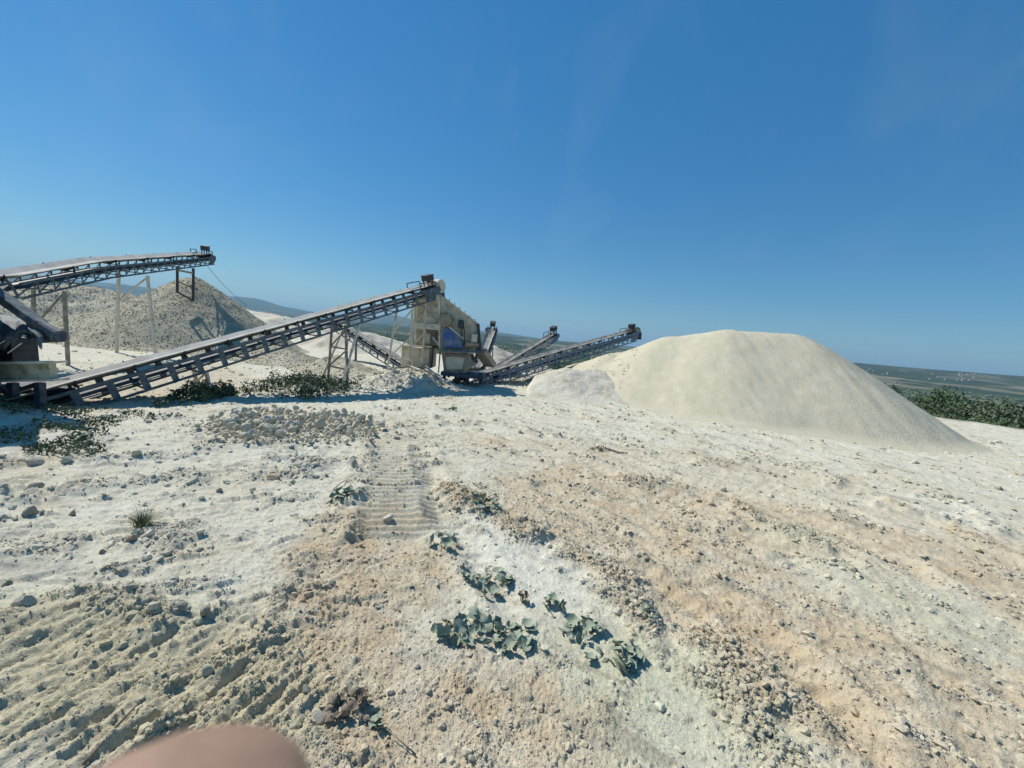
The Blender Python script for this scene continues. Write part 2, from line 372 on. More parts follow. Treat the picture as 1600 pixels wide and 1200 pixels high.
CH = np.array((.59, .56, .44)); CT = np.array((.52, .42, .28)); CG = np.array((.51, .505, .365)); CW = np.array((.635, .615, .505))
def soilcol(x, y, mk):
    tan, chalk, green, clod, ridge = mk
    r = np.hypot(x, y)
    n = fbm(x * .8, y * .8, 4, .6, 77.0)[:, None]
    c = CH + (CW - CH) * np.clip(chalk[:, None] + smooth(0.0, .5, n), 0, 1)
    dull = (smooth(.05, .45, fbm(x * 1.9, y * 1.9, 5, .65, 90.0)) * smooth(2.5, -3, x) * smooth(16, 9, r) * 1.0)[:, None]
    c = c * (1 - dull * .28 * np.array((1.05, 1.0, .85)))
    c = c + (CT - c) * tan[:, None]
    c = c + (CG - c) * (green * .75)[:, None]
    mot = smooth(.05, .4, fbm(x * 5.5, y * 7, 5, .7, 201.0))[:, None]
    c = c * (1 - .16 * mot) * (1 - .14 * np.clip(clod, 0, 1)[:, None])
    sk = smooth(.16, .40, fbm((x * .80 - y * .60) * .6, (x * .60 + y * .80) * 3.4, 5, .68, 152.0)) * smooth(-2.5, 0, x) * smooth(60, 30, r)
    c = c + (np.array((.33, .30, .225)) - c) * (sk * .8 * (1 - .5 * chalk))[:, None]
    co = inpoly(x + .3 * fbm(x * 1.5, y * 1.5, 3, .5, 5.), y + .3 * fbm(x * 1.5, y * 1.5, 3, .5, 6.), COARSE, .4)[:, None]
    c = c + (np.array((.47, .415, .275)) - c) * co * .8
    brown = (smooth(.1, .5, fbm(x * 1.4, y * 1.4, 5, .65, 31.0)) * tan * .5)[:, None]
    c = c + (np.array((.42, .345, .235)) - c) * brown
    th = np.degrees(np.arctan2(x, y)); over = r - redge(th)
    g = smooth(-2.5, 2.5, over + 3 * fbm(x * .3, y * .3, 3, .6, 44.))[:, None] * smooth(20, 32, r)[:, None]
    gc = np.array((.13, .135, .075)) + (np.array((.30, .26, .17)) - np.array((.13, .135, .075))) * smooth(.1, .4, fbm(x * .15, y * .15, 4, .6, 3.))[:, None]
    return c + (gc - c) * g

def polar(angles, radii, full):
    A, RR = np.meshgrid(angles, radii)
    x = (np.sin(A) * RR).ravel(); y = (np.cos(A) * RR).ravel()
    na, nr = len(angles), len(radii)
    i = np.arange((nr - 1) * (na - 1)); rr_, cc = i // (na - 1), i % (na - 1)
    a = rr_ * na + cc
    f = np.stack([a, a + 1, a + na + 1, a + na], 1)[:, ::-1]
    if full:
        rr_ = np.arange(nr - 1); a = rr_ * na + na - 1; b = rr_ * na
        f = np.vstack([f, np.stack([a, b, b + na, a + na], 1)[:, ::-1]])
    return x, y, f
dense = np.radians(np.linspace(-62, 62, 800)); coarse = np.radians(np.linspace(62, 298, 60)[1:-1])
ang = np.concatenate([dense, coarse])
rad = np.concatenate([[.3, .8], np.geomspace(1.4, 30, 640), np.geomspace(30, 110, 110)[1:]])
gx_, gy_, gf = polar(ang, rad, True)
mk = masks(gx_, gy_)
gz = H(gx_, gy_, True, mk)
ground = npmesh('ground', np.stack([gx_, gy_, gz], 1), gf, MT['ground'], sm=True, attrs=soilcol(gx_, gy_, mk))
tag(ground, kind='structure')
# valley and far hills: one sheet out past the horizon
ang2 = np.radians(np.concatenate([np.linspace(-66, 66, 420), np.linspace(66, 294, 50)[1:-1]]))
vx, vy, vf = polar(ang2, np.geomspace(106, 30000, 260), True)
vz = macro(vx, vy) - .25
vth = np.degrees(np.arctan2(vx, vy)); vr_ = np.hypot(vx, vy)
# fields: jittered cell pattern, each cell one crop
cell = 170.0
cxs = vx * .86 + vy * .5 + 60 * fbm(vx * .004, vy * .004, 3, .5, 2.0); cys = (-vx * .5 + vy * .86) * .6 + 60 * fbm(vx * .004, vy * .004, 3, .5, 6.0)
ci = np.floor(cxs / cell).astype(np.int64); cj = np.floor(cys / cell).astype(np.int64)
hsh = _P[(_P[ci & 4095] + cj) & 4095] % 10
PAL = np.array([(.05, .075, .03), (.045, .07, .03), (.07, .10, .045), (.055, .08, .035), (.30, .26, .165), (.09, .12, .05), (.04, .06, .028), (.24, .21, .13), (.05, .08, .035), (.06, .085, .04)])
vc = PAL[hsh] * (1 + .35 * fbm(vx * .02, vy * .02, 4, .6, 4.0))[:, None]
wood = smooth(.0, .15, fbm(vx * .0022, vy * .0022, 5, .6, 9.0))[:, None]
vc = vc + (np.array((.04, .06, .028)) - vc) * wood * .8
vc = vc + (np.array((.045, .065, .035)) - vc) * smooth(2600, 5000, vr_)[:, None] * .75
vc = vc + (np.array((.13, .135, .075)) - vc) * smooth(170, 110, vr_)[:, None]
sca = smooth(.22, .34, fbm(vx * .003, vy * .0012, 4, .6, 70.0))[:, None] * smooth(1200, 2600, vr_)[:, None]
vc = (vc + (np.array((.34, .30, .23)) - vc) * sca * .6) * .72
tag(npmesh('valley', np.stack([vx, vy, vz], 1), vf, MT['valley'], sm=True, attrs=vc), kind='structure')

# ------------------------------------------------------------------ stones
t_ = (1 + 5 ** .5) / 2
ICO = np.array([(-1, t_, 0), (1, t_, 0), (-1, -t_, 0), (1, -t_, 0), (0, -1, t_), (0, 1, t_), (0, -1, -t_), (0, 1, -t_), (t_, 0, -1), (t_, 0, 1), (-t_, 0, -1), (-t_, 0, 1)]) / math.hypot(1, t_)
ICF = np.array([(0, 11, 5), (0, 5, 1), (0, 1, 7), (0, 7, 10), (0, 10, 11), (1, 5, 9), (5, 11, 4), (11, 10, 2), (10, 7, 6), (7, 1, 8), (3, 9, 4), (3, 4, 2), (3, 2, 6), (3, 6, 8), (3, 8, 9), (4, 9, 5), (2, 4, 11), (6, 2, 10), (8, 6, 7), (9, 8, 1)])
def rot_rand(n, g):
    q = g.normal(size=(n, 4)); q /= np.linalg.norm(q, axis=1)[:, None]; a, b, c, d = q.T
    return np.stack([1 - 2 * (c * c + d * d), 2 * (b * c - a * d), 2 * (b * d + a * c), 2 * (b * c + a * d), 1 - 2 * (b * b + d * d), 2 * (c * d - a * b), 2 * (b * d - a * c), 2 * (c * d + a * b), 1 - 2 * (b * b + c * c)], 1).reshape(n, 3, 3)
def stones(name, x, y, z, s, m, parent=None, cols=None, flat=.7, g=rng, sm=False):
    n = len(x)
    V = ICO[None] * (1 + g.normal(0, .17, (n, 12, 1)))
    V = V * g.uniform(.62, 1.15, (n, 1, 3))
    V = np.einsum('nij,nkj->nki', rot_rand(n, g), V)
    V[:, :, 2] *= flat
    V = V * s[:, None, None] + np.stack([x, y, z], 1)[:, None]
    Fc = (ICF[None] + 12 * np.arange(n)[:, None, None]).reshape(-1, 3)
    a = None if cols is None else np.repeat(cols, 12, axis=0) * np.repeat(g.uniform(.85, 1.12, (n, 1)), 12, axis=0)
    return npmesh(name, V.reshape(-1, 3), Fc, m, parent, sm=sm, attrs=a)

# clods and pebbles over the yard (denser along the ridges)
def scatter(name, n, rmin, rmax, smul, g, pw, label, dens=0.0):
    r = np.exp(g.uniform(math.log(rmin), math.log(rmax), n)); a = np.radians(g.uniform(-60, 60, n))
    x, y = np.sin(a) * r, np.cos(a) * r
    k = masks(x, y); pr = np.clip(k[3] ** 1.3 + dens, 0, 1)
    keep = g.random(n) < pr; x, y, r = x[keep], y[keep], r[keep]; k = tuple(q[keep] for q in k)
    s = (.0035 + .0011 * r) * smul * (g.pareto(pw, len(x)) * .8 + .7)
    s = np.clip(s * (.5 + .7 * k[3]), 0, .030 + .004 * r)
    z = H(x, y, True, k) + s * .05
    c = soilcol(x, y, k)
    return tag(stones(name, x, y, z, s, MT['clod'], cols=c, g=g), kind='stuff')
scatter('earth_clods', 190000, 1.9, 34, 1.0, np.random.default_rng(21), 2.2, '', .11)
scatter('broken_clods', 60000, 2.0, 22, 1.8, np.random.default_rng(22), 3.4, '', -.12)

scatter('fine_grit', 150000, 1.9, 9.5, .62, np.random.default_rng(23), 2.8, '', .26)

# ------------------------------------------------------------------ haze
hz = MB(); hz.box((0, 0, 260), 64000, 64000, 700)
hm = bpy.data.materials.new('haze_air'); hm.use_nodes = True; hm.node_tree.nodes.clear()
pv = hm.node_tree.nodes.new('ShaderNodeVolumePrincipled'); mo = hm.node_tree.nodes.new('ShaderNodeOutputMaterial')
pv.inputs['Density'].default_value = 0.000085; pv.inputs['Color'].default_value = (.44, .72, .92, 1); pv.inputs['Anisotropy'].default_value = 0.1
hm.node_tree.links.new(pv.outputs[0], mo.inputs['Volume'])
tag(hz.build('haze', hm), kind='stuff')

# ------------------------------------------------------------------ heaps
def heap(name, label, m, crests, x0, x1, y0, y1, step, cat='gravel heap', noise=.12, nscale=.6, rnd=.6, group=None, base=-.05, streak=0.0, extra=None):
    """crests: list of (polyline of (x,y,z), slope)"""
    xs = np.arange(x0, x1, step); ys = np.arange(y0, y1, step)
    X, Y = np.meshgrid(xs, ys); X = X.ravel(); Y = Y.ravel()
    h = heap_h(X, Y, crests, noise, nscale, rnd, streak)
    g = H(X, Y, False)
    if extra is not None: h = extra(X, Y, h)
    na = len(xs); i = np.arange((len(ys) - 1) * (na - 1)); a = i // (na - 1) * na + i % (na - 1)
    f = np.stack([a, a + 1, a + na + 1, a + na], 1)
    ok = (h[f] > -.25).any(1); f = f[ok]
    u, inv = np.unique(f, return_inverse=True)
    cx, cy = X[u].mean(), Y[u].mean()
    o = npmesh(name, np.stack([X[u] - cx, Y[u] - cy, (h + g)[u]], 1), inv.reshape(f.shape), m, sm=True)
    o.location = (cx, cy, 0)
    return tag(o, label, cat, group)
def heap_h(X, Y, crests, noise, nscale, rnd, streak=0.0):
    out = np.full(X.shape, -9.0)
    wx = X + .5 * noise * 4 * fbm(X * .35, Y * .35, 3, .5, 3.3); wy = Y + .5 * noise * 4 * fbm(X * .35, Y * .35, 3, .5, 8.3)
    for pts, sl in crests:
        for (a, b) in zip(pts[:-1], pts[1:]) if len(pts) > 1 else [(pts[0], (pts[0][0] + .01, pts[0][1], pts[0][2]))]:
            dx, dy = b[0] - a[0], b[1] - a[1]
            t = np.clip(((wx - a[0]) * dx + (wy - a[1]) * dy) / (dx * dx + dy * dy), 0, 1)
            d = np.hypot(wx - a[0] - t * dx, wy - a[1] - t * dy)
            z = a[2] + t * (b[2] - a[2]) - sl * (np.sqrt(d * d + rnd * rnd) - rnd)
            k = .18
            out = np.maximum(out, z) + np.maximum(0, k - np.abs(out - z)) ** 2 / (4 * k)
    out = np.where((out < .45) & (out > -1.2), .45 * np.exp((out - .45) / .45) - .06 * (out < 0) * (-out), out) - .10
    body = smooth(-.1, .5, out)
    out = out + noise * body * fbm(X * nscale, Y * nscale, 5, .55, 5.0)
    out = out + noise * .35 * body * np.abs(fbm(X * nscale * 5, Y * nscale * 5, 4, .6, 15.0))
    if streak: out = out + streak * body * (fbm(X * 1.9, Y * .45, 4, .55, 25.0) + .5 * np.abs(fbm(X * 4.5, Y * 1.2, 3, .6, 35.0)))
    return out
def heap_stones(o, crests, n, x0, x1, y0, y1, smin, smax, m, parent, noise=.12, nscale=.6, rnd=.6, seed=5, name='loose_stones', flat=.7):
    g = np.random.default_rng(seed)
    x = g.uniform(x0, x1, n); y = g.uniform(y0, y1, n)
    h = heap_h(x, y, crests, noise, nscale, rnd); k = h > -.05
    x, y, h = x[k], y[k], h[k]; z = h + H(x, y, False)
    s = np.clip(smin * (1 + g.pareto(2.5, len(x))), smin, smax)
    q = stones(name, x - o.location.x, y - o.location.y, z + s * .2, s, m, parent, g=g, flat=flat); q['kind'] = 'stuff'
    return q

# large smooth sand mound on the right
SM = [([(2.8, 28.6, .9), (7.2, 27.8, 2.75), (10.3, 26.6, 4.15), (13.2, 25.4, 4.85), (16.9, 24.8, 5.0)], .67)]
sm = heap('sand_mound', 'very large smooth pale sand mound with a rounded top, filling the right of the yard', MT['sand'], SM, -2, 30, 15, 38, .1, cat='sand heap', noise=.045, nscale=.55, rnd=1.0, streak=.04)
g = np.random.default_rng(55); x = g.uniform(1.5, 8.5, 2600); y = g.uniform(20, 28, 2600)
k = inpoly(x, y, GP([(905, 628), (960, 634), (1010, 600), (1060, 560), (1010, 560)]), .5) * (fbm(x * 1.5, y * .6, 3, .5, 9.) > -.05) > g.random(2600); x, y = x[k], y[k]
h = heap_h(x, y, SM, .045, .55, 1.0, .04) + H(x, y, False)
stones('loose_lumps', x - sm.location.x, y - sm.location.y, h + .02, np.clip(.018 * (1 + g.pareto(2.8, len(x))), 0, .06), MT['sand'], sm, g=g)['kind'] = 'stuff'
# trimmed pale mound at its left foot
def cut(X, Y, h):
    c = G(832, 612); return np.where((X - c.x) * .8 + (Y - c.y) * -.1 < -.1, h - 1.4 * (-( (X - c.x) * .8 + (Y - c.y) * -.1)), h)
P2 = [([(2.0, 23.6, .9), (3.3, 24.4, 1.45), (5.2, 24.9, 1.6)], .42)]
heap('chalk_mound', 'low pale chalk mound with a crumbly top at the left foot of the sand mound', MT['chalkpile'], P2, -2, 9, 19.5, 29, .07, cat='chalk heap', noise=.09, nscale=1.6, rnd=.5, extra=cut)
# main grey gravel cone under the high conveyor
GC = [([(-25.1, 30.6, 5.2), (-24.5, 30.4, 5.2)], .72), ([(-22.0, 29.0, 2.3), (-17.5, 27.0, 1.3), (-14.0, 25.0, .7)], .42), ([(-30.6, 29.6, 2.2), (-27.5, 28.5, 2.5)], .5)]
gh = heap('gravel_heap', 'tall grey gravel heap beneath the end of the upper conveyor', MT['gravel'], GC, -38, -8, 19, 38, .13, noise=.12, nscale=.8, rnd=.4)
heap_stones(gh, GC, 34000, -37, -9, 19, 32, .018, .055, MT['gravel'], gh, .12, .8, .4, 5)
# gravel heap farther left, behind
G2 = [([(-50, 40, 3.3), (-43, 39, 3.95), (-38, 40, 3.5), (-34, 42, 2.6)], .5)]
g2 = heap('gravel_heap', 'long lower grey gravel heap behind the tall one, at the far left', MT['gravel'], G2, -60, -18, 27, 50, .22, noise=.35, nscale=.5, rnd=1.2)
heap_stones(g2, G2, 14000, -52, -22, 27, 41, .03, .075, MT['gravel'], g2, .35, .5, 1.2, 6)
# far pale bench behind the conveyors
FB = [([(-46, 64, 3.3), (-36, 62, 2.7), (-26, 60, 1.5), (-19, 56, 1.2)], .30), ([(-19.5, 45, 1.9), (-17.0, 44.5, 2.0)], .42)]
heap('quarry_bench', 'wide pale tan spoil bank far behind the long conveyor', MT['chalkpile'], FB, -70, 2, 34, 84, .35, cat='spoil bank', noise=.5, nscale=.3, rnd=2.5)
# small heap under the rear conveyor
SH = [([(-10.6, 23.6, .95), (-9.6, 23.4, .8)], .5)]
s3 = heap('gravel_heap', 'small grey gravel heap behind the splayed legs of the long conveyor', MT['gravel'], SH, -15, -5, 20, 28, .09, noise=.15, nscale=1.4, rnd=.3)
heap_stones(s3, SH, 2500, -15, -5, 20, 26, .02, .10, MT['gravel'], s3, .15, 1.4, .3, 8)
# tan pile behind the screen
TP = [([(-1.9, 36, 2.2), (-.4, 36.5, 1.6), (2.5, 38, .8)], .5)]
heap('crushed_stone_heap', 'tan crushed stone heap seen between the screen and the short steep conveyor', MT['chalkpile'], TP, -9, 9, 30, 43, .15, noise=.15, nscale=1, rnd=.4)
# grey heap under the head of the long blue conveyor
BP = [([(5.6, 33.5, 1.5), (8.6, 34, 2.5), (11.5, 35, 2.6)], .6)]
heap('dark_gravel_heap', 'dark grey gravel heap below the raised end of the blue conveyor', MT['gravel'], BP, 0, 18, 28, 42, .13, noise=.2, nscale=.9, rnd=.5)
# rubble ridge in front of the screen
RR = [([(-7.6, 19.6, .55), (-6.0, 19.4, .85), (-4.4, 19.0, .75), (-3.1, 18.4, .25)], .55), ([(-6.4, 21.5, .7), (-4.9, 21.3, .9)], .5)]
rr = heap('rubble_ridge', 'pale rubble bank heaped against the front of the screening plant', MT['chalkpile'], RR, -11, 0, 16, 25, .06, cat='rubble bank', noise=.3, nscale=1.8, rnd=.2)
heap_stones(rr, RR, 3800, -11, 0, 16.4, 23, .025, .16, MT['stone'], rr, .3, 1.8, .2, 9)
# dark earth bank at the left under the crusher
EB = [([(-12.6, 8.5, .6), (-11.0, 8.2, .45), (-9.3, 7.9, .2)], .5)]
eb = heap('earth_bank', 'weedy grey earth bank in the shade below the crusher at the left edge', MT['chalkpile'], EB, -18, -6, 6.5, 13, .06, cat='earth bank', noise=.25, nscale=1.5, rnd=.3)

# ------------------------------------------------------------------ rubble bank of cobbles, middle left
rb_pts = GP([(345, 655), (420, 650), (500, 648), (555, 655), (590, 668), (560, 690), (470, 692), (380, 690), (305, 672)])
gq = np.random.default_rng(31)
rbc = G(440, 668)
rb = thing('cobble_bank', 'spread of pale broken cobbles lying across the yard in front of the long conveyor', 'stones', rbc)
xs = gq.uniform(rbc.x - 6, rbc.x + 6, 16000); ys = gq.uniform(rbc.y - 4, rbc.y + 4, 16000)
d_ = inpoly(xs, ys, rb_pts, .7); k = gq.random(16000) < d_ ** 1.3; xs, ys = xs[k], ys[k]
zs = H(xs, ys); n_ = len(xs)
sz = np.clip(.028 * (1 + gq.pareto(2.4, n_)), .028, .16)
hh = .10 * fbm(xs * .9, ys * .9, 3, .5, 2.0) + .10
order = np.argsort(-sz); big = order[:280]; small = order[280:]
o = stones('loose_stones', xs[small] - rbc.x, ys[small] - rbc.y, zs[small] + np.maximum(hh[small], 0) * .6, sz[small], MT['stone'], rb, g=gq); o['kind'] = 'stuff'
def rockmesh(name, m, seed, sub=1):
    import bmesh
    g = np.random.default_rng(seed)
    bm = bmesh.new(); bmesh.ops.create_icosphere(bm, subdivisions=sub + 1, radius=1)
    P = np.array([v.co[:] for v in bm.verts])
    for _ in range(9):           # chop flat facets off
        nrm = g.normal(size=3); nrm /= np.linalg.norm(nrm); c = g.uniform(.55, .85)
        dd = P @ nrm; over = np.maximum(dd - c, 0); P -= over[:, None] * nrm[None]
    P *= g.uniform(.7, 1.15, 3)[None]; P += g.normal(0, .02, P.shape)
    for v, p in zip(bm.verts, P): v.co = p
    me = bpy.data.meshes.new(name); bm.to_mesh(me); bm.free(); me.materials.append(m)
    return me
RKM = [rockmesh('stone', MT['stone'], 100 + i) for i in range(7)]
def place_rock(name, me, loc, s, g, parent=None, flat=.75):
    o = bpy.data.objects.new(name, me); C.objects.link(o)
    o.location = loc; o.rotation_euler = g.uniform(0, 6.28, 3); o.scale = (s, s * g.uniform(.7, 1), s * flat)
    if parent: o.parent = parent
    return o
for i in big:
    place_rock('stone', RKM[i % 7], (xs[i] - rbc.x, ys[i] - rbc.y, zs[i] + hh[i] + sz[i] * .25), sz[i] * 1.0, gq, rb)

# ------------------------------------------------------------------ single rocks one can pick out
RK = {k: [rockmesh(f'rock_{k}', MT[m], 300 + j + 10 * i, 1) for j in range(3)] for i, (k, m) in enumerate((('pale', 'stone'), ('tan', 'stone_warm'), ('grey', 'stone_grey')))}
ROCKS = [(606, 815, .115, 'pale', 'rounded pale boulder standing alone in the caterpillar track'),
 (427, 750, .13, 'tan', 'orange tan angular rock on the chalk left of the track'),
 (552, 737, .13, 'grey', 'blue grey rock at the left edge of the caterpillar track'),
 (302, 757, .14, 'pale', 'flat white rock lying to the left of the orange tan rock'),
 (48, 808, .12, 'grey', 'dark grey rock near the left edge, left of the grass tuft'),
 (112, 806, .07, 'grey', 'small dark stone between the grey rock and the grass tuft'),
 (272, 858, .085, 'grey', 'dark stone lying right below the grass tuft'),
 (205, 855, .09, 'tan', 'brownish stone just below the grass tuft'),
 (160, 868, .05, 'tan', 'small orange stone to the lower left of the grass tuft'),
 (343, 768, .10, 'grey', 'flat grey rock among stones below the white rock'),
 (395, 768, .10, 'pale', 'pale slab of rock below the orange tan rock'),
 (50, 768, .16, 'grey', 'wide low grey green slab near the left edge of the chalk'),
 (108, 725, .17, 'pale', 'long pale rock on the left just outside the shade'),
 (55, 728, .18, 'pale', 'pale rock nearest the left edge of the shade line'),
 (212, 716, .12, 'pale', 'rounded pale rock at the right end of the shade line'),
 (243, 975, .10, 'pale', 'bluish white block lodged in the torn bank at lower left'),
 (280, 968, .08, 'grey', 'grey block beside the bluish white block'),
 (322, 970, .085, 'grey', 'dark rock at the right end of the torn bank at lower left'),
 (112, 962, .11, 'tan', 'orange brown clod block in the torn bank at lower left'),
 (38, 955, .12, 'pale', 'pale flat rock by the left edge above the torn ground'),
 (8, 918, .055, 'grey', 'dark stone cut off by the left edge of the picture'),
 (482, 1052, .062, 'grey', 'upright blue grey stone above the brown dead leaves'),
 (478, 1092, .05, 'grey', 'thin blue grey shard right below the upright blue grey stone'),
 (497, 1126, .075, 'pale', 'pale grey angular block touching the brown dead leaves'),
 (325, 1062, .07, 'pale', 'pale grey block in the middle of the churned ground above the fingertip'),
 (395, 988, .07, 'pale', 'pale block on the brown soil edge at lower left'),
 (462, 870, .035, 'tan', 'small brown clod where chalk meets brown soil'),
 (497, 905, .045, 'tan', 'dark brown clod in the brown soil left of centre'),
 (470, 950, .05, 'tan', 'light brown clod among the pebbles left of centre'),
 (692, 760, .10, 'tan', 'orange tan clod at the head of the churned ridge'),
 (702, 772, .10, 'tan', 'second orange clod beside the one at the head of the churned ridge'),
 (850, 834, .10, 'pale', 'broken pale block in the clod ridge above the white patch'),
 (812, 678, .11, 'tan', 'small orange rock standing beyond the clod ridge'),
 (1128, 772, .13, 'pale', 'white lump of chalk among brown clods right of centre'),
 (1112, 1126, .035, 'grey', 'small dark stone in the green grey gravel at the bottom'),
 (730, 1078, .045, 'tan', 'brown clod in the bottom middle of the yard'),
 (838, 1054, .03, 'grey', 'tiny dark clod below the two big leafy patches'),
 (775, 1130, .04, 'pale', 'flat pale chip in the brown soil at the bottom middle'),
 (1230, 1020, .04, 'grey', 'short dark lump on the right hand clod ridge'),
 (1010, 985, .045, 'pale', 'pale stone under the small dark seedling'),
 (1283, 690, .12, 'pale', 'small pale rock at the foot of the sand mound')]
for i, (px, py, s, kd, lab) in enumerate(ROCKS):
    p = G(px, py); z = float(H(np.array([p.x]), np.array([p.y]))[0])
    o = place_rock('rock', RK[kd][i % 3], (p.x, p.y, z + s * .16), s * .95, gq, flat=.68)
    tag(o, lab, 'rock')

# ------------------------------------------------------------------ conveyors
def lerp(a, b, t): return a + (b - a) * t
def conveyor(name, label, pts, width, depth, mats, sp=.75, idler_sp=1.5, upw=.10, origin=None, lift=.16, head_box=True, housing=False, diag=False, skirt=True, spikes=0, wing=.14, group=None):
    pts = [Vector(p) for p in pts]; O = pts[0].copy(); O.z = 0
    root = thing(name, label, 'conveyor', O, group)
    frame, rail, beltm, dk = (MT[k] for k in mats)
    seg = [(b - a).length for a, b in zip(pts[:-1], pts[1:])]; tot = sum(seg)
    def at(s):
        s = min(max(s, 0), tot)
        for i, l in enumerate(seg):
            if s <= l + 1e-6: return lerp(pts[i], pts[i + 1], s / l), (pts[i + 1] - pts[i]).normalized()
            s -= l
        return pts[-1], (pts[-1] - pts[-2]).normalized()
    def fr_(s):
        p, d = at(s); S = d.cross(Vector((0, 0, 1))).normalized(); U = S.cross(d).normalized(); return p - O, d, S, U
    # belt: troughed carrying run, flat return run
    st = np.linspace(0, tot, max(8, int(tot / .5)))
    b = MB()
    prof = [(-.5, wing), (-.22, 0), (.22, 0), (.5, wing)]
    vs = []; fs = []
    jit = np.random.default_rng(int(tot * 100))
    for s in st:
        p, d, S, U = fr_(s); e = jit.uniform(-.008, .008)
        for (x, y) in prof: vs.append(p + S * x * width + U * (y + e))
        for (x, y) in prof[::-1]: vs.append(p + S * x * width + U * (y + e - .018))
    for i in range(len(st) - 1):
        for j in range(8): fs.append((i * 8 + j, i * 8 + (j + 1) % 8, (i + 1) * 8 + (j + 1) % 8, (i + 1) * 8 + j))
    b.add(vs, fs); b.build('belt', beltm, root)
    rb_ = MB(); p, d, S, U = fr_(0)
    for a0, a1 in zip(st[:-1], st[1:]):
        p, d, S, U = fr_(a0); q, d2, S2, U2 = fr_(a1)
        m0 = p - U * (depth * .55); m1 = q - U * (depth * .55)
        rb_.box8([m0 - S * width * .45 - U * .01, m0 + S * width * .45 - U * .01, m1 + S2 * width * .45 - U2 * .01, m1 - S2 * width * .45 - U2 * .01,
                  m0 - S * width * .45 + U * .01, m0 + S * width * .45 + U * .01, m1 + S2 * width * .45 + U2 * .01, m1 - S2 * width * .45 + U2 * .01])
    rb_.build('return_belt', dk, root)
    hw = width / 2 + .05
    bounds = [0] + list(np.cumsum(seg))
    for sgn in (-1, 1):
        for nm, dz, hgt, mm in (('top_rail', -lift, .09, rail), ('bottom_rail', -depth, .07, frame)):
            c = MB()
            for s0, s1 in zip(bounds[:-1], bounds[1:]):
                p, d, S, U = fr_(s0 + 1e-3); q = fr_(s1 - 1e-3)[0]
                c.bar(p + S * sgn * hw + U * dz, q + S * sgn * hw + U * dz, .05, hgt)
            c.build(nm, mm, root)
        if skirt:
            c = MB()
            for s0, s1 in zip(bounds[:-1], bounds[1:]):
                p, d, S, U = fr_(s0 + 1e-3); q = fr_(s1 - 1e-3)[0]
                c.bar(p + S * sgn * hw + U * (-(lift + depth) / 2 + .02), q + S * sgn * hw + U * (-(lift + depth) / 2 + .02), .03, .03)
            c.build('side_pipe', frame, root)
    # uprights: pressed plates between the rails; one mesh shared
    n = int(tot / sp); um = None
    for i in range(n + 1):
        s = .2 + (tot - .4) * i / n; p, d, S, U = fr_(s)
        for sgn in (-1, 1):
            if um is None:
                c = MB(); hh_ = depth - lift - .083
                c.box((0, 0, 0), upw, .012, hh_); c.box((upw / 2, -.02, 0), .012, .05, hh_ - .01); um = c.build('upright', frame, root); o = um
            else: o = um.copy(); C.objects.link(o)
            ctr = p + S * sgn * hw + U * (-(lift + depth) / 2 - .005)
            o.matrix_parent_inverse = Matrix(); o.parent = root
            o.matrix_local = Matrix.Translation(ctr) @ Matrix((d, S, U)).transposed().to_4x4()
    # cross members & diagonals
    for i in range(0, n + 1, 2):
        s = .2 + (tot - .4) * i / n; p, d, S, U = fr_(s)
        c = MB(); c.bar(p - S * (hw - .03) - U * depth, p + S * (hw - .03) - U * depth, .05, .05); c.build('cross_member', frame, root)
    if diag:
        for i in range(n):
            s = .2 + (tot - .4) * i / n; s2 = .2 + (tot - .4) * (i + 1) / n
            p, d, S, U = fr_(s); q, d2, S2, U2 = fr_(s2)
            for sgn in (-1, 1): c = MB(); c.bar(p + S * sgn * (hw - .02) - U * (depth - .04), q + S2 * sgn * (hw - .02) - U2 * (lift + .05), .035, .035); c.build('diagonal_brace', frame, root)
    # idler sets
    ni = max(2, int(tot / idler_sp)); im = None
    for i in range(ni):
        s = .5 + (tot - 1) * i / (ni - 1); p, d, S, U = fr_(s)
        if im is None:
            c = MB(); w2 = width / 2; X, Z = Vector((0, 1, 0)), Vector((0, 0, 1))
            c.tube(Vector((0, -.22 * width, -.06)), Vector((0, .22 * width, -.06)), .04, 8)
            for g_ in (-1, 1):
                c.tube(Vector((0, g_ * .24 * width, -.055)), Vector((0, g_ * .52 * width, wing - .055)), .04, 8)
                c.bar(Vector((0, g_ * .52 * width, -lift + .03)), Vector((0, g_ * .54 * width, wing + .02)), .05, .03)
            c.bar(Vector((0, -hw, -lift + .075)), Vector((0, hw, -lift + .075)), .06, .03)
            im = c.build('idler', dk, root); o = im
        else: o = im.copy(); C.objects.link(o)
        o.parent = root; o.matrix_local = Matrix.Translation(p) @ Matrix((d, S, U)).transposed().to_4x4()
    # drums
    for nm, s, rr_ in (('tail_drum', 0, .16), ('head_drum', tot, .2)):
        p, d, S, U = fr_(s); c = MB(); c.tube(p - S * (hw - .03) - U * .2, p + S * (hw - .03) - U * .2, rr_, 18); c.build(nm, dk, root, sm=False)
    p, d, S, U = fr_(tot)
    if head_box:
        c = MB(); q = p - d * .1
        c.box(q + U * .42 + S * .0, .55, .42, .30, d, S, U); c.box(q + U * .585, .62, .48, .03, d, S, U)
        m_ = c.build('motor_box', MT['dark'], root, bevel=.015)
        c = MB()
        for a in (-.2, .2):
            for bb in (-.15, .15): c.bar(q + d * a + S * bb - U * .1, q + d * a + S * bb + U * .27, .05, .05)
        c.build('motor_stand', MT['dark'], root)
        c = MB()
        for sgn in (-1, 1):
            a = p - d * 1.25 + S * sgn * hw; c.tube(a - U * .05, a + U * .32, .025, 8); c.tube(a + U * .32, p - d * .3 + S * sgn * hw + U * .27, .025, 8); c.tube(p - d * .3 + S * sgn * hw + U * .27, p - d * .3 + S * sgn * hw - U * .1, .025, 8)
        c.build('guard_rail', MT['dark'], root)
